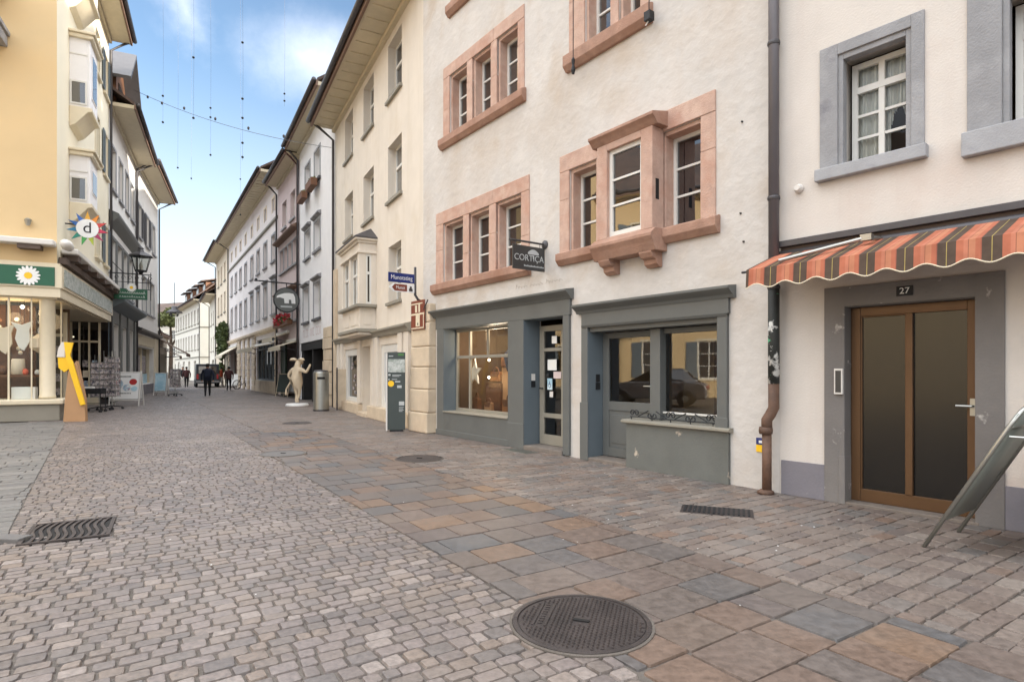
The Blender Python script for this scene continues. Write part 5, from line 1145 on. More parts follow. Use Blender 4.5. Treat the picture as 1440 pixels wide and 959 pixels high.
def left_houses():
    B = Bld('grey_house', 'light grey house with deep eaves, shutters and a brown gabled dormer', 'house', (-16.97, 24.69), (-.438, .899), 7.94, 12.7, 9, 'lightgrey')
    for x in (.7, 2.6, 4.5, 6.3): B.win(x, x+1.0, 9.25, 11.1, inset=.18, cols=2, rows=3, fw=.06, sur='greystone2', sw=.12, sill='greystone')
    for x in (.35, 2.1, 3.85, 5.6): B.win(x, x+1.3, 5.0, 7.1, inset=.18, cols=2, rows=3, fw=.07, sur='greygreen', sw=.15, sill='greystone')
    b = MB(); b.prism([(0, 7.55), (-.3, 7.85), (-.36, 7.95), (-.36, 8.05), (0, 8.2)], 'x', 0, 7.94); B.add(b, 'cornice', 'greygreen')
    b = MB(); b.prism([(0, 4.0), (-.5, 4.3), (-.56, 4.38), (-.56, 4.46), (0, 4.6)], 'x', 0, 7.94); B.add(b, 'shop_cornice', 'bluegrey')
    for x in (.7, 3.0, 5.3): B.hole(x, x+1.7, .5, 3.4, .35); B.add(MB().box(x, x+1.7, .3, .34, .5, 3.4), 'shop_window', 'panefar')
    for x in (.1, 2.45, 4.75, 7.1): B.add(MB().box(x, x+.5, -.10, .0, .0, 4.0), 'pilaster', 'greygreen', bevel=.02)
    B.add(MB().box(.0, 7.94, -.04, .0, 3.45, 4.0), 'shop_fascia', 'greygreen'); B.add(MB().box(.6, 7.1, -.06, .0, 0, .48), 'plinth', 'greygreen')
    B.finish(); rf = B.roof(3.6, ov=.92); B.pipe(7.85, ov=.85)
    b = MB(); b.prism([(.8, 12.6), (3.4, 12.6), (3.4, 14.3), (2.1, 15.6), (.8, 14.3)], 'y', -.15, 3.0); dm = B.add(b, 'dormer', 'brown', parent=rf)
    b = MB()
    for s in (1, -1): b.prism([(2.1, 15.85), (2.1+s*1.75, 14.1), (2.1+s*1.75, 13.95), (2.1, 15.66)], 'y', -.75, 3.1)
    B.add(b, 'dormer_roof', 'zinc', parent=rf)
    b = MB(); b.box(1.3, 2.9, -.19, -.15, 13.0, 14.1); B.add(b, 'dormer_window', 'panefar', parent=rf)
    B = Bld('pale_grey_house', 'pale grey house ending the left row, with a cream pier and dark plinth', 'house', (-20.45, 31.83), (-.411, .9116), 8.87, 12.9, 9, 'lightgrey')
    for x in (.8, 3.6, 6.2): B.win(x, x+1.2, 8.9, 10.7, inset=.18, cols=2, rows=3, fw=.06, sur='greystone2', sw=.12, sill='greystone', shut='zinc' if x < 6 else None)
    for k in range(3): B.win(2.3+k*1.6, 2.3+k*1.6+1.45, 4.85, 6.9, inset=.18, cols=2, rows=1, fw=.08, sur='greystone', sw=.075, sill='greystone')
    b = MB(); b.prism([(0, 3.5), (-.3, 3.6), (-.34, 3.72), (0, 3.85)], 'x', 0, 8.9); B.add(b, 'cornice', 'zinc')
    B.hole(.8, 6.6, .6, 2.75, .5); f = B.add(MB().box(.8, 6.6, .36, .4, .6, 2.75), 'shop_window', 'pane'); B.add(MB().box(.8, .9, .2, .36, .6, 2.75).box(3.6, 3.7, .2, .36, .6, 2.75).box(6.5, 6.6, .2, .36, .6, 2.75), 'frame', 'cream', parent=f)
    B.add(MB().box(1.0, 6.4, .3, .355, .62, 1.2), 'blue_poster', 'bluepanel', parent=f); B.add(MB().box(2, 5.6, .28, .355, 1.3, 2.3), 'display', 'cards', parent=f)
    B.add(MB().box(.3, 6.7, -.06, .0, 2.85, 3.4), 'sign_board', 'soffit'); B.add(MB().box(.0, 8.87, -.06, .0, 0, .58), 'plinth', 'darkplinth', bevel=.01); B.add(MB().box(6.9, 8.87, -.05, .0, .581, 3.49), 'pier', 'cream', bevel=.02)
    B.finish(); B.roof(3.6, ov=1.0); B.pipe(8.8, ov=.9); B.pipe(.05, ov=.9)
    B3 = Bld('shop_annex', 'low cream annex behind the brown awning', 'house', (-24.1, 39.92), (-.411, .9116), 5, 3.9, 5, 'palecream')
    B3.hole(.5, 4.4, .0, 2.6, .5); B3.add(MB().box(.5, 4.4, .42, .46, 0, 2.6), 'shop_window', 'panefar'); B3.finish(); B3.roof(.7, ov=.2, gutter=False)
    aw(B3, .1, 3.2, 3.55, 1.7, .95, 'awnbrown', 'brown awning reaching out past the pale grey house')
    aw(B3, 3.3, 4.9, 2.9, 1.0, .4, 'awnbrown', 'small brown awning behind the larger one')

# ---------------------------------------------------------------- street furniture, signs and goods
def aboard(x, y, rz, w, h, name, label, face, frame='offwhite', mirror=True, cat='sign board', base=False):
    t = empty(name, label, cat, (x, y, 0), rz)
    for s in (1, -1) if mirror else (1,):
        lean = .2
        b = MB()
        for u in (-w/2, w/2): b.tube([(u, -s*lean*1.3, 0), (u, -s*.02, h)], .022, 6)
        for z in (.16, .97): b.tube([(-w/2, -s*(lean*1.3*(1-z)+.02), h*z), (w/2, -s*(lean*1.3*(1-z)+.02), h*z)], .02, 6)
        b.build('frame', frame, t)
        b = MB(); k = lambda z: -s*(lean*1.3*(1-z)+.03)
        b.poly([(-w/2+.04, k(.2), h*.2), (w/2-.04, k(.2), h*.2), (w/2-.04, k(.95), h*.95), (-w/2+.04, k(.95), h*.95)]); b.poly([(-w/2+.04, k(.2)+s*.02, h*.2), (w/2-.04, k(.2)+s*.02, h*.2), (w/2-.04, k(.95)+s*.02, h*.95), (-w/2+.04, k(.95)+s*.02, h*.95)]); p = b.build('panel', face if s > 0 else 'signwhite', t, recalc=False)
    return t

def cardrack(x, y, h, w, label, rz=0):
    t = empty('card_rack', label, 'card rack', (x, y, 0), rz)
    MB().tube([(0, 0, .1), (0, 0, h)], .02, 8).build('pole', 'steel', t)
    b = MB()
    for k in range(4): a = k*PI/2+.5; b.tube([(0, 0, .14), (.32*math.cos(a), .32*math.sin(a), .08)], .02, 6); b.lathe([(.04, 0), (.05, .03), (.04, .07)], c=(.32*math.cos(a), .32*math.sin(a), 0), n=8)
    b.build('base', 'iron', t)
    b = MB()
    for a in (0, PI/2, PI, 1.5*PI):
        c, s = math.cos(a), math.sin(a)
        for r in range(int((h-.55)/.2)):
            for q in range(3):
                u0 = -w/2+q*w/3+.012; u1 = u0+w/3-.024; z0 = .5+r*.2; o = w/2+.01
                P = lambda u, o, z: (u*c-(-o)*s*-1 if False else u*c+o*s, u*s-o*c, z)
                b.poly([P(u0, o, z0), P(u1, o, z0), P(u1, o-.03, z0+.17), P(u0, o-.03, z0+.17)])
    b.build('cards', 'cards', t, recalc=False)
    b = MB()
    for a in (PI/4, 3*PI/4, 5*PI/4, 7*PI/4): q = w*.72; b.tube([(q*math.cos(a), q*math.sin(a), .45), (q*math.cos(a), q*math.sin(a), h)], .01, 5)
    for r in range(int((h-.55)/.2)+1): q = w*.72; b.tube([(q*math.cos(k*PI/2+PI/4), q*math.sin(k*PI/2+PI/4), .48+r*.2) for k in range(4)], .008, 4, closed=True)
    b.build('wire_frame', 'steel', t)
    return t

def furniture():
    C = CORT
    # hanging shop sign
    t = empty('hanging_sign', 'dark hanging sign reading CORTIÇA on a short iron arm', 'sign', C.w(4.38, 0, 0), C.rz)
    b = MB(); b.lathe([(.075, 0), (.075, .02), (.03, .05)], n=16); b.build('rosette', 'zinc', t, loc=(0, 0, 3.55), rot=(PI/2, 0, 0))
    b = MB(); b.tube([(0, 0, 3.55), (0, -.74, 3.55)], .018, 8); b.lathe([(.03, -.01), (.03, .01)], c=(0, -.74, 3.55), n=8); b.tube([(0, -.12, 3.55), (0, -.12, 3.48)], .006, 5); b.tube([(0, -.64, 3.55), (0, -.64, 3.48)], .006, 5); b.build('arm', 'zinc', t)
    b = MB(); b.box(-.012, .012, -.70, -.02, 3.08, 3.48); b.build('panel', 'signdark', t, bevel=.004)
    text('CORTIÇA', .148, 'lettering', 'signgrey', t, (.0135, -.36, 3.275), ROT_BLADE, .001, wide=.98)
    b = MB(); pts = [(-.27+.115*math.cos(a)*(1+.08*math.sin(5*a)), 3.345+.085*math.sin(a)) for a in [k*PI/14 for k in range(15)]]; b.poly([(.0135, p[0], p[1]) for p in pts]); b.poly([(.0135, -.285, 3.33), (.0135, -.265, 3.33), (.0135, -.26, 3.27), (.0135, -.28, 3.27)]); b.build('tree_emblem', 'signgrey', t, recalc=False)
    b = MB(); x = -.47; k = 0
    while x < -.06: b.box(.0125, .0137, x, x+.016, 3.135, 3.135+(.022 if k % 3 else .03)); x += .024; k += 1
    b.build('small_print', 'signgrey', t)
    # street-name signs on a bent bracket
    t = empty('street_sign', 'blue street name sign over a brown arrow sign on a bent iron bracket', 'street sign', C.w(.06, -.12, 0), C.rz)
    b = MB(); b.tube([(0, .1, 2.95), (0, -.05, 3.02), (0, -.12, 3.12), (0, -.12, 3.75)], .03, 8); b.build('bracket', 'zinc', t, smooth=True)
    b = MB(); b.box(-.012, .012, -.78, -.14, 3.37, 3.58); nm = b.build('name_plate', 'signblue', t)
    b = MB(); b.box(-.010, .014, -.14, -.115, 3.33, 3.62); b.build('edge', 'signwhite', t)
    text('Munotstieg', .138, 'lettering', 'signwhite', t, (.0135, -.46, 3.475), ROT_BLADE, .001, wide=.86)
    b = MB(); b.prism([(-.77, 3.255), (-.66, 3.16), (-.14, 3.16), (-.14, 3.35), (-.66, 3.35)], 'x', -.010, .010); b.build('arrow_plate', 'signwhite', t)
    b = MB(); b.prism([(-.70, 3.255), (-.63, 3.18), (-.33, 3.18), (-.33, 3.33), (-.63, 3.33)], 'x', .010, .013); b.build('arrow_field', 'signbrown', t)
    text('Munot', .105, 'lettering', 'signwhite', t, (.0142, -.49, 3.255), ROT_BLADE, .0008, wide=.8)
    b = MB(); b.box(.010, .013, -.28, -.19, 3.19, 3.25); b.box(.010, .013, -.26, -.21, 3.25, 3.30); b.build('tower_symbol', 'signdark', t)
    # brown heritage plaque
    t = empty('tourist_plaque', 'brown and white plaque with a tower symbol on the stone corner', 'sign', C.w(.14, -.20, 2.66), C.rz)
    b = MB(); b.box(-.34, .30, -.012, .012, -.33, .33); b.build('plate', 'signbrown', t, bevel=.004)
    b = MB(); b.box(-.10, .09, -.0165, -.012, -.26, .02); b.box(-.13, -.04, -.0165, -.012, .06, .22); b.box(.03, .10, -.0165, -.012, .06, .24); b.box(-.34, .30, -.0155, -.012, -.0, .04); b.box(-.33, .22, -.0155, -.012, .24, .27); b.box(.25, .28, -.0155, -.012, -.3, .02); b.box(-.32, .28, -.0155, -.012, -.31, -.285); b.build('emblem', 'cream', t)
    b = MB(); b.box(-.02, .02, -.018, -.0165, -.23, -.18); b.build('dark_door_mark', 'signdark', t)
    b = MB(); b.tube([(.26, -.01, .1), (.46, -.01, .3)], .015, 5); b.build('stay', 'zinc', t)
    # information pillar
    t = empty('information_pillar', 'dark slate information pillar with a town map and yellow spot', 'information pillar', (-2.66, 13.5, 0), rad(8))
    b = MB(); b.box(-.2, .2, -.05, .05, .04, 1.82); b.build('body', 'totem', t, bevel=.008); b = MB(); b.box(-.235, -.201, -.055, .055, .02, 1.80); b.build('edge', 'offwhite', t); b = MB(); b.box(-.15, .15, -.04, .04, 0, .04); b.build('foot', 'iron', t)
    b = MB(); b.box(-.185, .195, -.054, -.05, 1.36, 1.66); b.build('map', 'totemmap', t); b = MB(); b.box(.04, .17, -.054, -.05, 1.74, 1.79); b.build('green_mark', 'green', t)
    b = MB(); b.poly([(-.12+.07*math.cos(k*PI/10), -.053, 1.10+.07*math.sin(k*PI/10)) for k in range(20)]); b.build('yellow_spot', 'yellow', t, recalc=False)
    b = MB()
    for (x, z, w, h) in ((-.18, 1.28, .05, .04), (-.09, 1.285, .2, .015), (-.09, 1.26, .16, .012), (-.03, 1.13, .12, .03), (.02, 1.0, .1, .06), (-.18, 1.18, .03, .03), (-.1, 1.19, .12, .015), (.06, .60, .12, .09), (.06, .55, .11, .012), (.06, .52, .09, .012), (.06, .49, .11, .012), (.06, .46, .08, .012), (-.17, 1.72, .1, .02)): b.box(x, x+w, -.0535, -.05, z, z+h)
    b.build('print', 'signgrey', t)
    # drainpipe between the two houses
    t = empty('drainpipe', 'tall grey drainpipe with a rusty, sticker covered foot between the two nearest houses', 'drainpipe', H27.w(-.02, -.11, 0), H27.rz)
    b = MB(); b.tube([(0, 0, 2.30), (0, 0, 8.8)], .058, 14); b.build('upper_pipe', 'pipegrey', t, smooth=True)
    b = MB(); b.tube([(0, 0, 1.25), (0, 0, 2.32)], .062, 14); b.build('sticker_pipe', 'stickers', t, smooth=True)
    b = MB(); b.tube([(0, 0, 1.26), (0, 0, .98), (-.03, -.02, .90), (-.06, -.04, .84), (-.06, -.04, .72)], .060, 14); b.build('bend', 'castiron', t, smooth=True)
    b = MB(); b.tube([(-.06, -.04, .74), (-.06, -.04, .03)], .052, 14); b.lathe([(.09, .0), (.09, .03), (.06, .05)], c=(-.07, -.045, 0), n=16); b.lathe([(.07, .68), (.075, .72), (.07, .76)], c=(-.07, -.045, 0), n=16); b.build('foot', 'castiron', t, smooth=True)
    b = MB()
    for z in (2.34, 3.35, 5.1, 7): b.lathe([(.066, z-.02), (.07, z), (.066, z+.02)], n=14); b.box(-.01, .01, .0, .12, z-.01, z+.01)
    b.build('clamp', 'zinc', t)
    # marker plate
    t = empty('marker_plate', 'small blue and yellow marker plate low on the white wall', 'sign', C.w(8.33, -.006, .53), C.rz); MB().box(-.065, .065, -.006, .004, .0, .08).build('blue_field', 'signblue', t); MB().box(-.065, .065, -.006, .004, -.085, -.002).build('yellow_field', 'yellow', t); MB().box(-.03, .03, -.0085, -.006, .02, .05).build('mark', 'signwhite', t)
    # notices on the glazed door, bell plates
    def note(x, z, w, h, mat, lab, y=.294): o = MB().box(-w/2, w/2, -.004, 0, -h/2, h/2).build('notice', mat, loc=C.w(x, y, z), rot=(0, 0, C.rz)); return tag(o, lab, 'notice')
    note(4.22, 1.5, .24, .19, 'paper', 'white paper notice on the glazed shop door'); note(4.36, 1.32, .2, .12, 'rosewall', 'reddish card on the glazed shop door'); note(4.28, 1.94, .13, .13, 'paper', 'pale round-ish sticker high on the glazed shop door'); note(4.66, 1.5, .13, .42, 'paper', 'long price list on the narrow pane of the shop door'); note(4.2, .98, .09, .1, 'offwhite', 'little pale sticker under the blue one')
    o = note(4.16, 1.16, .13, .2, 'bluepanel', 'blue wheelchair access sticker on the glazed shop door'); b = MB(); b.lathe([(.012, 0), (.012, .003)], c=(0, -.07, 0), n=10); MB().box(-.01, .004, -.006, -.004, -.01, .05).box(-.01, .03, -.006, -.004, -.012, .0).box(.02, .03, -.006, -.004, -.04, -.01).build('symbol', 'signblue', o); MB().tube([(.035*math.cos(a)-.005, -.005, -.025+.035*math.sin(a)) for a in [PI*.6+k*.3 for k in range(16)]], .005, 4).build('wheel_mark', 'signblue', o)
    for (x, z, lab) in ((3.842, 1.22, 'bell plate in the blue grey reveal beside the glazed door'), (5.472, 1.22, 'bell plate in the blue grey reveal of the right shopfront')):
        t = empty('bell_plate', lab, 'bell', C.w(x, .17, z), C.rz); MB().box(-.004, .008, -.045, .045, -.12, -.01).build('box', 'iron', t); MB().box(-.004, .006, -.04, .04, .0, .12).build('plate', 'offwhite' if x < 5 else 'iron', t)
    # goods in the shop window, with two small lit bulbs among them
    MB().lathe([(.006, -.025), (.025, -.006), (.02, .025), (.006, .03)], n=10).build('shop_bulb', 'bulb', C.root, loc=(1.78, .62, 1.62)); MB().lathe([(.006, -.025), (.025, -.006), (.02, .025), (.006, .03)], n=10).build('shop_bulb', 'bulb', C.root, loc=(1.8, .6, 1.25))
    pl = bpy.data.lights.new('shop_window_fill', 'POINT'); pl.energy = 22; pl.color = (1, .8, .58); pl.shadow_soft_size = .2; po = bpy.data.objects.new('shop_window_fill', pl); COL.objects.link(po); po.parent = C.root; po.location = (2.2, .6, 2.15)  # added fill light, apart from the bulbs, to brighten the goods
    y = .75
    o = tag(MB().prism([(math.cos(PI/2+k*PI/5)*(.24 if k % 2 == 0 else .1), math.sin(PI/2+k*PI/5)*(.30 if k % 2 == 0 else .12)) for k in range(10)], 'y', -.015, .015).build('paper_star', 'paper', loc=C.w(1.5, .45, 1.36), rot=(0, 0, C.rz)), 'white paper star hanging in the shop window', 'ornament')
    rr = random.Random(12)
    tbl = [(1.75, .9, .55, .32, .5, .62, 'brown'), (2.25, .95, .5, .3, .5, .95, 'kraft'), (2.8, .9, .45, .3, .5, .5, 'brown')]
    for i, (x, yy, w, d, z, h, m) in enumerate(tbl): tag(MB().box(-w/2, w/2, -d/2, d/2, 0, h).build('display_plinth', m, loc=C.w(x, yy, z+.01), rot=(0, 0, C.rz)), ['low brown display block in the left of the shop window', 'tall kraft display block in the middle of the shop window', 'brown display block in the right of the shop window'][i], 'display block')
    def bag(x, yy, z, s, m, lab):
        t = empty('handbag', lab, 'handbag', C.w(x, yy, z), C.rz+rr.uniform(-.3, .3), 'cork bags in the shop window'); MB().prism([(-.5*s, 0), (.5*s, 0), (.44*s, .62*s), (-.44*s, .62*s)], 'y', -.14*s, .14*s).build('body', m, t, bevel=.02); MB().prism([(-.46*s, .63*s), (.46*s, .63*s), (.3*s, .3*s), (-.3*s, .3*s)], 'y', -.16*s, -.145*s).build('flap', 'brown', t); MB().tube([(.25*s*math.cos(a), 0, .62*s+.28*s*math.sin(a)) for a in [k*PI/10 for k in range(11)]], .012, 6).build('handle', 'brown', t)
    bag(2.62, .55, .55, .42, 'bag', 'large cork bag at the front of the shop window'); bag(2.2, .8, 1.48, .34, 'brown', 'dark bag on the tall display block'); bag(1.72, .85, 1.16, .34, 'bag', 'cork bag on the low brown block'); bag(2.85, .85, 1.03, .36, 'kraft', 'pale bag on the right display block'); bag(1.35, .6, .55, .4, 'brown', 'dark bag on the window floor under the star'); bag(1.95, .5, .55, .3, 'kraft', 'small pale bag on the window floor')
    tag(MB().box(-.09, .09, -.01, .01, -.15, .15).build('price_card', 'paper', loc=C.w(3.12, .42, 1.1), rot=(0, 0, C.rz)), 'white price card at the right edge of the shop window', 'card')
    t = empty('wire_hanger', 'wire hanger with a dark scarf in the shop window', 'hanger', C.w(2.45, .7, 2.0), C.rz); MB().tube([(-.28, 0, -.3), (0, 0, -.1), (.28, 0, -.3)], .01, 6).tube([(0, 0, -.1), (0, 0, .36)], .006, 5).build('hook', 'steel', t); MB().prism([(-.24, -.28), (-.02, -.12), (.22, -.27), (.16, -.5), (-.1, -.62)], 'y', -.02, .02).build('scarf', 'navy', t)
    # folding sheet-metal board by the bronze door
    t = empty('sandwich_board', 'grey sheet metal sandwich board on tube legs by the bronze door', 'sandwich board', (0, 0, 0))
    f1, f2 = Vector((3.27, 4.66, 0)), Vector((3.87, 5.09, 0)); e = Vector((.6425, -.7663, 0)); ap = e*.62; Hh = 1.17
    for s in (1, -1):
        sh = Vector((0, 0, 0)) if s > 0 else e*1.28
        def P(side, z): base = (f1 if side == 0 else f2)+sh; return base+(ap*(z/Hh) if s > 0 else -ap*(z/Hh))+Vector((0, 0, z))
        w = (f2-f1).normalized()
        top = [P(0, 0), P(0, 1.0), P(0, 1.10)+w*.03, P(0, 1.15)+w*.10, P(0, Hh)+w*.2, P(1, Hh)-w*.2, P(1, 1.15)-w*.10, P(1, 1.10)-w*.03, P(1, 1.0), P(1, 0)]
        b = MB(); b.tube(top, .016, 8); b.tube([P(0, .98), P(1, .98)], .011, 6); b.build('tube_frame', 'steel', t, smooth=True)
        b = MB(); n = 1
        for k in range(n):
            za, zb = .22+.87*k/n, .22+.87*(k+1)/n
            q = lambda z: e*(-.02*math.sin(PI*(z-.22)/.87))*s
            b.poly([P(0, za)+q(za), P(1, za)+q(za), P(1, zb)+q(zb), P(0, zb)+q(zb)])
        o = b.build('panel', 'boardgrey', t, smooth=True, recalc=False); m = o.modifiers.new('sheet', 'SOLIDIFY'); m.thickness = .004
    b = MB(); b.tube([f1+ap*.85+Vector((0, 0, .92)), f1+e*1.28-ap*.85+Vector((0, 0, .92))], .008, 5); b.build('stay', 'steel', t)
    # pulley wire and lamp on the upper wall
    t = empty('hook_wire', 'thin wire with a small hook hanging before the upper sandstone window', 'wire', C.w(5.3, -.2, 6.2), C.rz); MB().tube([(0, 0, .1), (0, 0, 4)], .008, 5).build('wire', 'iron', t); MB().lathe([(.02, -.16), (.035, -.1), (.02, -.02), (.03, .06), (.01, .1)], n=10).build('hook', 'iron', t)
    t = empty('cable_weight', 'small black cable weight hanging beside the upper sandstone window', 'wire', C.w(6.78, -.16, 6.2), C.rz); MB().tube([(0, 0, .1), (0, 0, 4)], .006, 5).build('wire', 'iron', t); MB().box(-.05, .05, -.05, .05, -.02, .1).build('weight', 'iron', t); MB().tube([(0, 0, .0), (-.06, 0, -.06)], .01, 5).build('tail', 'offwhite', t)
    tag(MB().lathe([(.035, 0), (.04, .03), (.02, .07)], n=10).build('wall_sensor', 'limestone', loc=C.w(8.5, -.005, 3.47), rot=(PI/2, 0, C.rz)), 'small stone-coloured box on the white wall beside the drainpipe', 'sensor')
    # left side: display stand, racks, boards
    t = empty('display_stand', 'kraft and bright yellow display stand at the corner of the gift shop', 'display stand', (-12.28, 16.1, 0), rad(14))
    s = 1/51.; px = lambda u, v: ((u-91)*s, (590-v)*s)
    MB().prism([px(91, 590), px(118, 590), px(117, 560), px(107, 505), px(97, 520), px(93, 560)], 'y', -.08, .08).build('base', 'kraft', t, bevel=.006)
    MB().prism([px(93, 479), px(104.5, 480), px(100.5, 498), px(104, 507), px(119, 566), px(113, 567.5), px(96, 505)], 'y', -.14, -.09).build('yellow_beam', 'yellow', t, bevel=.006)
    MB().prism([px(83, 500), px(85, 488), px(89, 479), px(93, 479), px(93, 500)], 'y', -.08, -.02).build('white_top', 'offwhite', t, bevel=.006)
    MB().prism([px(84, 500.4), px(95, 500.4), px(98, 516), px(92, 521), px(85, 515)], 'y', -.06, .0).build('yellow_side', 'yellow', t, bevel=.006)
    cardrack(-14.42, 20.5, 1.95, .40, 'tall wire postcard rack in the gift shop entrance', .3); cardrack(-14.45, 21.2, 2.1, .36, 'second taller postcard rack beside the grey pilaster', .15); cardrack(-18.6, 32.4, 1.75, .42, 'postcard rack standing alone beyond the blue board', .2)
    t = empty('goods_cart', 'small trolley of goods on castors beside the postcard racks', 'trolley', (-14.12, 19.8, 0), .2)
    MB().box(-.4, .3, -.2, .2, .62, .8).build('bin', 'black', t, bevel=.01); b = MB()
    for x, yy in ((-.38, -.18), (.28, -.18), (-.38, .18), (.28, .18)): b.tube([(x, yy, .08), (x, yy, .64)], .014, 6); b.lathe([(.05, 0), (.06, .04), (.05, .08)], c=(x, yy, 0), n=8)
    b.tube([(-.38, -.18, .3), (.28, -.18, .3)], .012, 5); b.build('legs', 'iron', t); MB().box(-.3, .0, -.1, .1, .8, .86).build('leaflets', 'paper', t)
    t = aboard(-15.37, 23.4, rad(12), 1.05, 1.38, 'poster_board', 'large white poster board with a colourful picture on the pavement at the left', 'signwhite')
    fr = [c for c in t.children if c.name.startswith('panel')][0]
    k = lambda z: -(.26*(1-z)+.036)
    def pp(pts, mat, nm): b = MB(); b.poly([(x, k(z/1.38)-.002, z) for x, z in pts]); b.build(nm, mat, fr, recalc=False)
    el = lambda cx, cz, rx, rz: [(cx+rx*math.cos(q*PI/9), cz+rz*math.sin(q*PI/9)) for q in range(18)]
    pp(el(-.22, .85, .15, .2), 'pastel', 'picture'); pp(el(.28, .95, .14, .12), 'red', 'red_picture'); pp(el(.06, .72, .14, .13), 'pastel', 'picture'); pp(el(.33, .68, .12, .1), 'bluepanel', 'blue_picture')
    b = MB()
    for q in range(9): b.poly([(-.2+q*.045, k(1.15/1.38)-.002, 1.13), (-.17+q*.045, k(1.15/1.38)-.002, 1.13), (-.17+q*.045, k(1.18/1.38)-.002, 1.19), (-.2+q*.045, k(1.18/1.38)-.002, 1.19)]); b.poly([(-.25+q*.055, k(.5/1.38)-.002, .48), (-.21+q*.055, k(.5/1.38)-.002, .48), (-.21+q*.055, k(.53/1.38)-.002, .52), (-.25+q*.055, k(.53/1.38)-.002, .52)])
    b.build('headline', 'greygreen', fr, recalc=False)
    aboard(-19.85, 33.2, rad(14), .62, 1.3, 'poster_board', 'narrow pale blue board at the end of the left row', 'bluepanel')
    aboard(-12.2, 31.6, rad(-30), .95, 1.25, 'menu_board', 'dark chalk menu board leaning open before the green shop', 'totem', 'limestone')
    t = aboard(-22.6, 47.6, 0, .9, 1.15, 'warning_sign', 'pale triangular folding sign in the distance before the stone piers', 'signwhite', mirror=True)
    # litter bin, steel cylinder
    t = empty('litter_bin', 'tall brushed steel litter bin beside the beige house', 'litter bin', (-6.62, 20.35, 0), .3)
    MB().lathe([(.26, .06), (.26, 1.32), (.24, 1.36)], n=28).build('drum', 'steel', t, smooth=False); MB().lathe([(.27, 0), (.27, .06)], n=28).build('foot', 'zinc', t); MB().lathe([(.25, 1.36), (.21, 1.41), (.05, 1.42)], n=28).build('lid', 'zinc', t); MB().box(-.13, .13, -.272, -.23, 1.1, 1.18).build('slot', 'dark', t)
    t = empty('steel_panel', 'upright metal screen between the litter bin and the stone quoin', 'screen', (-5.95, 20.9, 0), .5); MB().box(-.3, .3, -.02, .02, .1, 1.45).build('panel', 'limestone', t); MB().box(-.3, -.26, -.03, .03, 0, 1.5).box(.26, .3, -.03, .03, 0, 1.5).build('posts', 'zinc', t)
    # hanging lamp on its wire over the street
    t = empty('hanging_lamp', 'dark bell shaped lamp hung on a wire over the far street', 'street lamp', (-33.5, 58.2, 7.1)); MB().lathe([(.04, .7), (.22, .66), (.26, .4), (.7, .1), (.74, .0), (.15, .04)], n=16).build('shade', 'zinc', t, smooth=True); MB().lathe([(.3, -.35), (.42, -.15), (.34, .04)], n=12).build('globe', 'glass_soft', t); MB().tube([(0, 0, .8), (0, 0, 3.0)], .03, 5).build('rod', 'iron', t)
    # polar bear disc sign on the rose house
    t = empty('disc_sign', 'round green sign with a white bear silhouette hung from an iron arm', 'sign', (-10.35, 28.45, 0), rad(-60.3))
    b = MB(); b.tube([(0, .75, 5.55), (0, -1.9, 5.62)], .035, 6); b.lathe([(.09, -.03), (.05, .1)], c=(0, -1.9, 5.62), n=8); b.tube([(0, -.55, 5.57), (0, -.55, 5.3)], .02, 5); b.build('arm', 'iron', t)
    MB().lathe([(.56, -.03), (.56, .03)], n=32).build('disc', 'greygreen', t, loc=(0, -.55, 4.78), rot=(0, PI/2, 0)); MB().tube([(0, -.55+.57*math.cos(k*PI/14), 4.78+.57*math.sin(k*PI/14)) for k in range(28)], .035, 6, closed=True).build('rim', 'iron', t)
    bear = [(-.46, .0), (-.44, .1), (-.3, .17), (-.1, .24), (.1, .26), (.3, .24), (.38, .08), (.4, -.24), (.22, -.24), (.2, -.06), (.1, -.06), (.1, -.24), (-.1, -.24), (-.12, -.02), (-.3, .03)]
    MB().poly([(.036, -.55+x, 4.86+z) for x, z in bear]).build('bear', 'signwhite', t, recalc=False); MB().box(.03, .036, -.82, -.3, 4.42, 4.5).build('name_strip', 'signgrey', t)

# ---------------------------------------------------------------- figures
def skinned(name, V, Ed, mats, pick, parent=None, sub=2):
    """grow one continuous body over a skeleton: V = {joint: (x, y, z, radius)}"""
    keys = list(V); me = bpy.data.meshes.new(name); me.from_pydata([V[k][:3] for k in keys], [(keys.index(a), keys.index(b)) for a, b in Ed], [])
    o = bpy.data.objects.new(name, me); COL.objects.link(o)
    sk = o.modifiers.new('skin', 'SKIN'); sk.use_smooth_shade = True
    sv = me.skin_vertices[0].data
    for i, k in enumerate(keys): r = V[k][3]; sv[i].radius = (r, r) if not isinstance(r, tuple) else r; sv[i].use_root = (i == 0)
    s = o.modifiers.new('sub', 'SUBSURF'); s.levels = sub; s.render_levels = sub
    bpy.context.view_layer.update(); dg = bpy.context.evaluated_depsgraph_get()
    m2 = bpy.data.meshes.new_from_object(o.evaluated_get(dg)); bpy.data.objects.remove(o); bpy.data.meshes.remove(me)
    m2.name = name; m2.materials.clear()
    for m in mats: m2.materials.append(M[m])
    for p in m2.polygons: p.material_index = pick(p.center); p.use_smooth = True
    o = bpy.data.objects.new(name, m2); COL.objects.link(o); o.parent = parent; return o

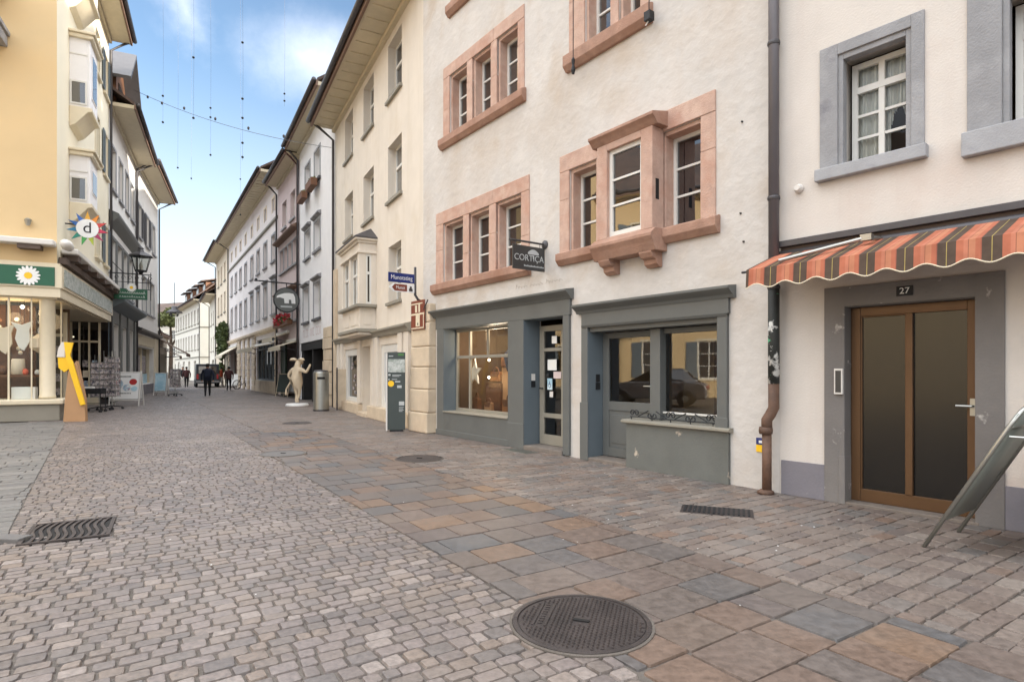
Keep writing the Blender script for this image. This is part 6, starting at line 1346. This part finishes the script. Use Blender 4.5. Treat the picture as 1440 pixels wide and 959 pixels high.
def person(label, x, y, rz, h, top, bottom, step=.12, lean=0., arm=.1, hair='hair', bag=None, group=None):
    k = h/1.75
    t = empty('person', label, 'person', (x, y, 0), rz, group)
    V = {'pelvis': (0, 0, .95, .145), 'waist': (0, .01+lean*.2, 1.1, .13), 'chest': (0, .0+lean*.5, 1.32, .155), 'neckb': (0, lean*.7, 1.46, .085), 'neck': (0, lean*.8, 1.52, .058), 'head': (0, lean+.01, 1.62, .095), 'crown': (0, lean+.0, 1.70, .08)}
    E = [('pelvis', 'waist'), ('waist', 'chest'), ('chest', 'neckb'), ('neckb', 'neck'), ('neck', 'head'), ('head', 'crown')]
    for s, q in ((1, 'r'), (-1, 'l')):
        st = step*s
        V.update({'hip'+q: (s*.095, 0, .88, .115), 'knee'+q: (s*.10, st*.6+.02, .48, .07), 'ankle'+q: (s*.10, st*1.2-.05*abs(step)*8*(s < 0), .09, .045), 'toe'+q: (s*.105, st*1.2+.14, .04, .035),
                  'sh'+q: (s*.20, lean*.6, 1.41, .075), 'el'+q: (s*(.25+arm*.4), -st*.5-.03+lean*.5, 1.13, .052), 'wr'+q: (s*(.24+arm*.3), -st*1.0+.05+lean*.5, .89, .036), 'ha'+q: (s*(.235+arm*.3), -st*1.1+.07+lean*.5, .80, .035)})
        E += [('pelvis', 'hip'+q), ('hip'+q, 'knee'+q), ('knee'+q, 'ankle'+q), ('ankle'+q, 'toe'+q), ('chest', 'sh'+q), ('sh'+q, 'el'+q), ('el'+q, 'wr'+q), ('wr'+q, 'ha'+q)]
    V = {a: (v[0]*k, v[1]*k, v[2]*k, v[3]*k) for a, v in V.items()}
    def pick(c):
        z = c.z/k
        if z < .10: return 3
        if abs(c.x/k) > .19 and z < .87: return 0
        if z > 1.5: return 0
        return 1 if z > .90 else 2
    skinned('body', V, E, ['skin', top, bottom, 'black'], pick, t)
    b = MB(); b.lathe([(.03, -.08), (.078, -.06), (.092, .0), (.085, .06), (.05, .10), (.01, .108)], c=(0, 0, 0), n=14); b.build('hair', hair, t, loc=(0, (lean-.025)*k, 1.665*k), smooth=True)
    b = MB(); b.lathe([(.15, -.3), (.19, -.27), (.20, -.02), (.185, .25), (.12, .33)], n=16); o = b.build('jacket', top, t, loc=(0, lean*.4*k, 1.16*k), smooth=True); o.scale = (k*1.0, k*.72, k)
    if bag:
        b = MB(); b.box(-.15, .15, -.10, .10, -.2, .22); b.build('backpack', bag, t, loc=(0, (-.2+lean*.4)*k, 1.24*k), bevel=.05)
    return t

def people():
    person('person seen from behind in a dark jacket walking away down the middle of the street', -16.42, 31.64, rad(27), 1.76, 'navy', 'black', .13, bag='navy')
    person('distant person in dark clothes at the left of the parked van', -26.9, 48.5, rad(40), 1.70, 'maroon', 'black', .1, lean=.05)
    person('distant person in a salmon orange top near the climbing plants', -24.95, 50.2, rad(-60), 1.68, 'orange', 'offwhite', .1, lean=.10)
    person('distant person in a dark coat just beyond the nearest walker', -19.6, 40.6, rad(25), 1.66, 'maroon', 'black', .09)
    person('distant person in pale trousers far down the street on the left', -29.3, 52.2, rad(200), 1.72, 'black', 'offwhite', .1)

def cow():
    t = empty('cow_statue', 'cream cow statue standing upright on a small plinth before the shop', 'statue', (-8.57, 23.4, 0), rad(-22))
    MB().lathe([(.44, 0), (.44, .05), (.40, .09)], n=24).build('plinth', 'signwhite', t)
    V = {'hip': (0, -.03, .95, .235), 'belly': (0, .03, 1.15, .205), 'chest': (0, .0, 1.40, .16), 'neck': (0, .03, 1.58, .10), 'head': (0, .06, 1.74, .135), 'muzz': (0, .30, 1.72, .085), 
         
         'hl': (-.10, 0, .68, .085), 'kl': (-.06, .05, .44, .055), 'al': (-.01, -.05, .22, .05), 'fl': (-.0, .0, .12, .055),
         'hr': (.11, 0, .68, .085), 'kr': (.09, .03, .46, .055), 'ar': (.04, -.03, .24, .05), 'fr': (.03, .02, .12, .055),
         'sl': (-.26, .0, 1.42, .09), 'el': (-.44, -.02, 1.20, .06), 'wl': (-.36, .06, 1.02, .05),
         'sr': (.26, .0, 1.42, .09), 'er': (.44, .02, 1.32, .06), 'wr': (.56, .08, 1.58, .045), 'hr2': (.58, .09, 1.66, .05),
         't1': (-.10, -.28, .92, .035), 't2': (-.26, -.32, .66, .03), 't3': (-.28, -.31, .42, .05)}
    E = [('hip', 'belly'), ('belly', 'chest'), ('chest', 'neck'), ('neck', 'head'), ('head', 'muzz'), ('hip', 'hl'), ('hl', 'kl'), ('kl', 'al'), ('al', 'fl'), ('hip', 'hr'), ('hr', 'kr'), ('kr', 'ar'), ('ar', 'fr'), ('chest', 'sl'), ('sl', 'el'), ('el', 'wl'), ('chest', 'sr'), ('sr', 'er'), ('er', 'wr'), ('wr', 'hr2'), ('hip', 't1'), ('t1', 't2'), ('t2', 't3')]
    skinned('body', V, E, ['cow', 'signdark'], lambda c: 1 if c.z < .13 else 0, t)
    for s in (1, -1): MB().tube([(s*.06, .03, 1.82), (s*.18, .02, 1.85), (s*.30, .0, 1.84), (s*.37, -.01, 1.81)], [.05, .06, .055, .015], 10).build('ear', 'cow', t, smooth=True)

# ---------------------------------------------------------------- vehicles
def wheel(parent, x, y, r, w):
    o = MB().lathe([(r*.62, -w/2), (r, -w/2+.02), (r, w/2-.02), (r*.62, w/2)], n=22).build('wheel', 'rubber', parent, loc=(x, y, r), rot=(0, PI/2, 0)); MB().lathe([(r*.2, -w/2-.01), (r*.6, -w/2+.01), (r*.6, w/2-.01), (r*.2, w/2+.01)], n=14).build('rim', 'steel', o)

def car(x, y, rz, label, paint='carred', L=4.2, W=1.74, hh=1.48):
    t = empty('parked_car', label, 'car', (x, y, 0), rz)
    prof = [(-L/2, .30), (-L/2, .70), (-L/2+.1, .92), (-L/2+.5, .98), (-L/2+.75, 1.0), (L/2-1.2, .98), (L/2-.3, .86), (L/2, .68), (L/2, .30)]
    MB().prism(prof, 'x', -W/2, W/2).build('body', paint, t, bevel=.06)
    b = MB(); lo = [(-L/2+.35, .98), (L/2-1.15, .98)]; hi = [(-L/2+.85, hh), (L/2-2.0, hh)]
    b.v += [(-W/2+.05, lo[0][0], .98), (W/2-.05, lo[0][0], .98), (W/2-.05, lo[1][0], .98), (-W/2+.05, lo[1][0], .98), (-W/2+.24, hi[0][0], hh-.04), (W/2-.24, hi[0][0], hh-.04), (W/2-.24, hi[1][0], hh-.04), (-W/2+.24, hi[1][0], hh-.04)]
    for q in ((0, 1, 5, 4), (1, 2, 6, 5), (2, 3, 7, 6), (3, 0, 4, 7)): b.f.append(q); b.m.append(0)
    b.build('windows', 'pane', t)
    MB().prism([(hi[0][0]-.02, hh-.05), (hi[1][0]+.02, hh-.05), (hi[1][0]-.1, hh), (hi[0][0]+.1, hh)], 'x', -W/2+.22, W/2-.22).build('roof', paint, t, bevel=.02)
    for sx in (-W/2+.04, W/2-.04):
        for sy in (-L/2+.8, L/2-.85): wheel(t, sx, sy, .32, .2)
    for sx in (-1, 1): MB().box(sx*W*.36-.17, sx*W*.36+.17, L/2-.06, L/2+.012, .58, .72).build('headlight', 'signwhite', t); MB().box(sx*W*.38-.14, sx*W*.38+.14, -L/2-.012, -L/2+.03, .66, .82).build('tail_light', 'red', t)
    return t

def vehicles():
    t = empty('parked_van', 'dark grey delivery van parked at the end of the street', 'van', (-26.3, 50.5, 0), rad(30))
    MB().prism([(-2.0, .32), (-2.0, 1.95), (1.2, 1.95), (1.8, 1.1), (2.4, .95), (2.45, .32)], 'x', -.85, .85).build('body', 'vangrey', t, bevel=.05)
    MB().box(-.66, .66, -2.02, -1.99, 1.15, 1.75).build('rear_window', 'pane', t); MB().box(-.86, .86, -2.06, -1.98, .40, .56).build('bumper', 'carred', t)
    for s in (-1, 1): MB().box(s*.74-.07, s*.74+.07, -2.02, -1.99, .7, 1.1).build('tail_light', 'red', t)
    for sx in (-.8, .8):
        for sy in (-1.3, 1.6): wheel(t, sx, sy, .33, .2)
    MB().box(-.24, .24, -2.02, -1.995, .62, .74).build('number_plate', 'signwhite', t)
    car(-13.6, 9.3, 0.08, 'dark car parked on the square, seen mirrored in the right shop window')
    # bicycle leaning far down the right side
    t = empty('bicycle', 'black bicycle parked before the stone piers far down the right side', 'bicycle', (-20.3, 44.3, 0), rad(60))
    for x in (-.52, .52):
        o = MB().tube([(x+.33*math.cos(k*PI/12), 0, .34+.33*math.sin(k*PI/12)) for k in range(24)], .028, 6, closed=True).build('wheel', 'rubber', t); b = MB()
        for k in range(8): b.tube([(x, 0, .34), (x+.32*math.cos(k*PI/4), 0, .34+.32*math.sin(k*PI/4))], .005, 4)
        b.build('spokes', 'steel', o)
    b = MB(); b.tube([(-.52, 0, .34), (-.1, 0, .32), (.38, 0, .78), (-.2, 0, .80), (-.52, 0, .34)], .022, 6); b.tube([(-.1, 0, .32), (-.24, 0, .92)], .02, 6); b.tube([(.52, 0, .34), (.36, 0, .98)], .022, 6); b.build('frame', 'iron', t)
    MB().box(-.36, -.12, -.07, .07, .92, .98).build('saddle', 'rubber', t, bevel=.02); MB().tube([(.34, -.28, 1.02), (.36, 0, .98), (.34, .28, 1.02)], .014, 6).build('handlebar', 'iron', t); MB().box(.42, .72, -.18, .18, .72, .95).build('basket', 'rubber', t)

# ---------------------------------------------------------------- greenery
def greenery():
    t = empty('climbing_plant', 'leafy climbing plant growing up the wall beyond the long grey house', 'climber', (-26.4, 54.0, 0), rad(-58))
    b = MB(); rr = random.Random(2)
    for (x, z, r, n) in ((-.3, 4.8, 1.1, 420), (.9, 5.0, .9, 320), (-1.2, 4.3, .8, 260), (-.9, 3.0, .7, 240), (-.8, 1.6, .6, 200), (1.3, 3.6, .6, 180), (-2.0, 3.3, .6, 160)): leafball(b, (x, -.25, z), r, n, (1, .5, .9), .17, rr)
    b.build('foliage', 'leaf', t, recalc=False); b = MB()
    for x in (-.9, -.7, 1.1): b.tube([(x, -.1, 0), (x+.1, -.15, 2), (x-.1, -.15, 4.6)], .05, 6)
    b.build('stem', 'bark', t)
    t = empty('tree', 'dark rounded tree crown rising behind the far end of the street', 'tree', (-60.3, 103.6, 0)); b = MB(); rr = random.Random(6)
    for (x, y, z, r, n) in ((0, 0, 10.5, 2.2, 500), (2.2, 0, 10.2, 2.0, 420), (-2.2, 0, 10.3, 1.9, 400), (.6, 0, 11.6, 1.5, 300), (-4, 0, 9.8, 1.6, 300), (3.8, 0, 9.6, 1.3, 240)): leafball(b, (x, y, z), r, n, (1, 1, .62), .42, rr)
    b.build('crown', 'leafpale', t, recalc=False); b = MB(); b.tube([(0, 0, 0), (.1, 0, 5), (0, 0, 9.5)], [.4, .3, .15], 8)
    for s in (-1, 1): b.tube([(.05, 0, 5.5), (s*1.6, 0, 8), (s*2.4, 0, 10)], [.2, .14, .06], 6)
    b.build('trunk', 'bark', t)
    t = empty('potted_shrub', 'pale leafed potted shrub beside the cream house entrance', 'shrub', (-30.6, 59.2, 0)); MB().lathe([(.25, 0), (.34, .6), (.36, .62), (.3, .62)], n=14).build('pot', 'sandsill', t); b = MB(); leafball(b, (0, 0, 1.3), .7, 220, (1, 1, 1.1), .14); b.build('leaves', 'leafpale', t, recalc=False)

# ---------------------------------------------------------------- light strings over the street
def strings():
    a, c = Vector((-17.4, 27, 14.3)), Vector((-6.9, 22.4, 9.9))
    t = empty('span_cable', 'span cable with small lamps slung across the street between the roofs', 'cable', a); n = 24
    pts = [a.lerp(c, k/n)-a-Vector((0, 0, 4*.35*(k/n)*(1-k/n))) for k in range(n+1)]
    MB().tube(pts, .010, 5).build('cable', 'zinc', t); 
    for k in (2, 4, 7, 11, 15, 19): MB().lathe([(.01, .05), (.05, .0), (.04, -.08), (.01, -.1)], c=pts[k]+Vector((0, 0, .16 if k % 2 else -.0)), n=7).build('lamp', 'zinc', t)
    info = [(272, 20, 165, (81, 166)), (341, 20, 226, (60, 139, 166, 201, 221)), (229, 22, 175, (135, 172)), (296, 24, 220, (152, 165, 218)), (400, 24, 150, (132, 142)), (269, 30, 254, (251,)), (338, 30, 302, (252, 302)), (250, 26, 237, (236,))]
    for i, (u, y, vb, beads) in enumerate(info):
        top = 1.6+.665*y; x = (u-720)/825*y; z = lambda v: 1.4+(521-v)*y/825
        t = empty('light_string', 'thin hanging light string with dark lamp beads over the street', 'light string', (x, y, z(vb)), 0, 'light strings hanging over the street')
        MB().tube([(0, 0, 0), (.02, 0, (top-z(vb))*.5), (0, 0, top-z(vb))], .0032, 4).build('wire', 'zinc', t)
        for v in beads: MB().lathe([(.01, .035), (.034, .02), (.046, -.008), (.03, -.035), (.008, -.045)], n=8).build('bead', 'iron', t, loc=(0, 0, z(v)-z(vb)))
    for y in (20, 22, 24, 26, 30):
        top = 1.6+.665*y
        t = empty('carrier_cable', {20: 'carrier cable above the nearest light strings', 22: 'second carrier cable above the street', 24: 'third carrier cable above the street', 26: 'fourth carrier cable above the street', 30: 'farthest carrier cable above the street'}[y], 'cable', (0, y, top), 0); MB().tube([(-.72*y, 0, .1), (-.45*y, 0, -.0), (-.22*y, 0, .1)], .012, 5).build('cable', 'zinc', t)

# ---------------------------------------------------------------- houses across the square, behind the viewer's left: seen in the glass
def opposite():
    B = Bld('opposite_house', 'yellow house across the square with grey shutters, mirrored in the shop glass', 'house', (-21, -12), (.0, 1.0), 30, 10.5, 9, 'apricot')
    for k in range(10):
        x = 1.0+k*2.9
        for z0, z1 in ((1.0, 2.9), (4.3, 6.0), (7.4, 9.0)): B.win(x, x+1.05, z0, z1, inset=.18, cols=2, rows=3, fw=.06, sur='cream', sw=.12, sill='cream', shut='bluegrey')
    B.finish(); B.roof(4, ov=.8)

def litter():
    b = MB(); rr = random.Random(21)
    for k in range(38):
        a = rr.uniform(1.6, 8); c = rr.uniform(.2, 6.0); x, y, _ = ab(a, c); r = rr.uniform(.004, .010)
        if not seen(a, c): continue
        b.poly([(x+r*rr.uniform(.6, 1.3)*math.cos(q*PI/3.5), y+r*rr.uniform(.6, 1.3)*math.sin(q*PI/3.5), .0125) for q in range(7)])
    struct(b.build('litter', 'paper', recalc=False), 'stuff', 'pale specks of trodden litter on the paving')

# ---------------------------------------------------------------- build everything
SUN_EL, SUN_AZ = 11.5, 116.6
CLOUD_FILL = (13, 13.5, 14.2, 1); CLOUD_LO = (6.5, 6.5, 6.8, 1)  # first: the added unseen clouds that lift the shade; second: the wisps
EXPOSURE = 1.68
AIR = (3.7, 3.8, 3.95, 1); CLOUD_FILL_BACK = (9.0, 9.2, 9.6, 1)  # second: the added unseen cloud behind, for fill
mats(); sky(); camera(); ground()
cortica(); house27(); awning27(); beige(); white_house(); rose_house(); long_house(); far_houses()
yellow_house(); left_houses(); opposite()
street_iron(); furniture(); people(); cow(); vehicles(); greenery(); strings(); litter()
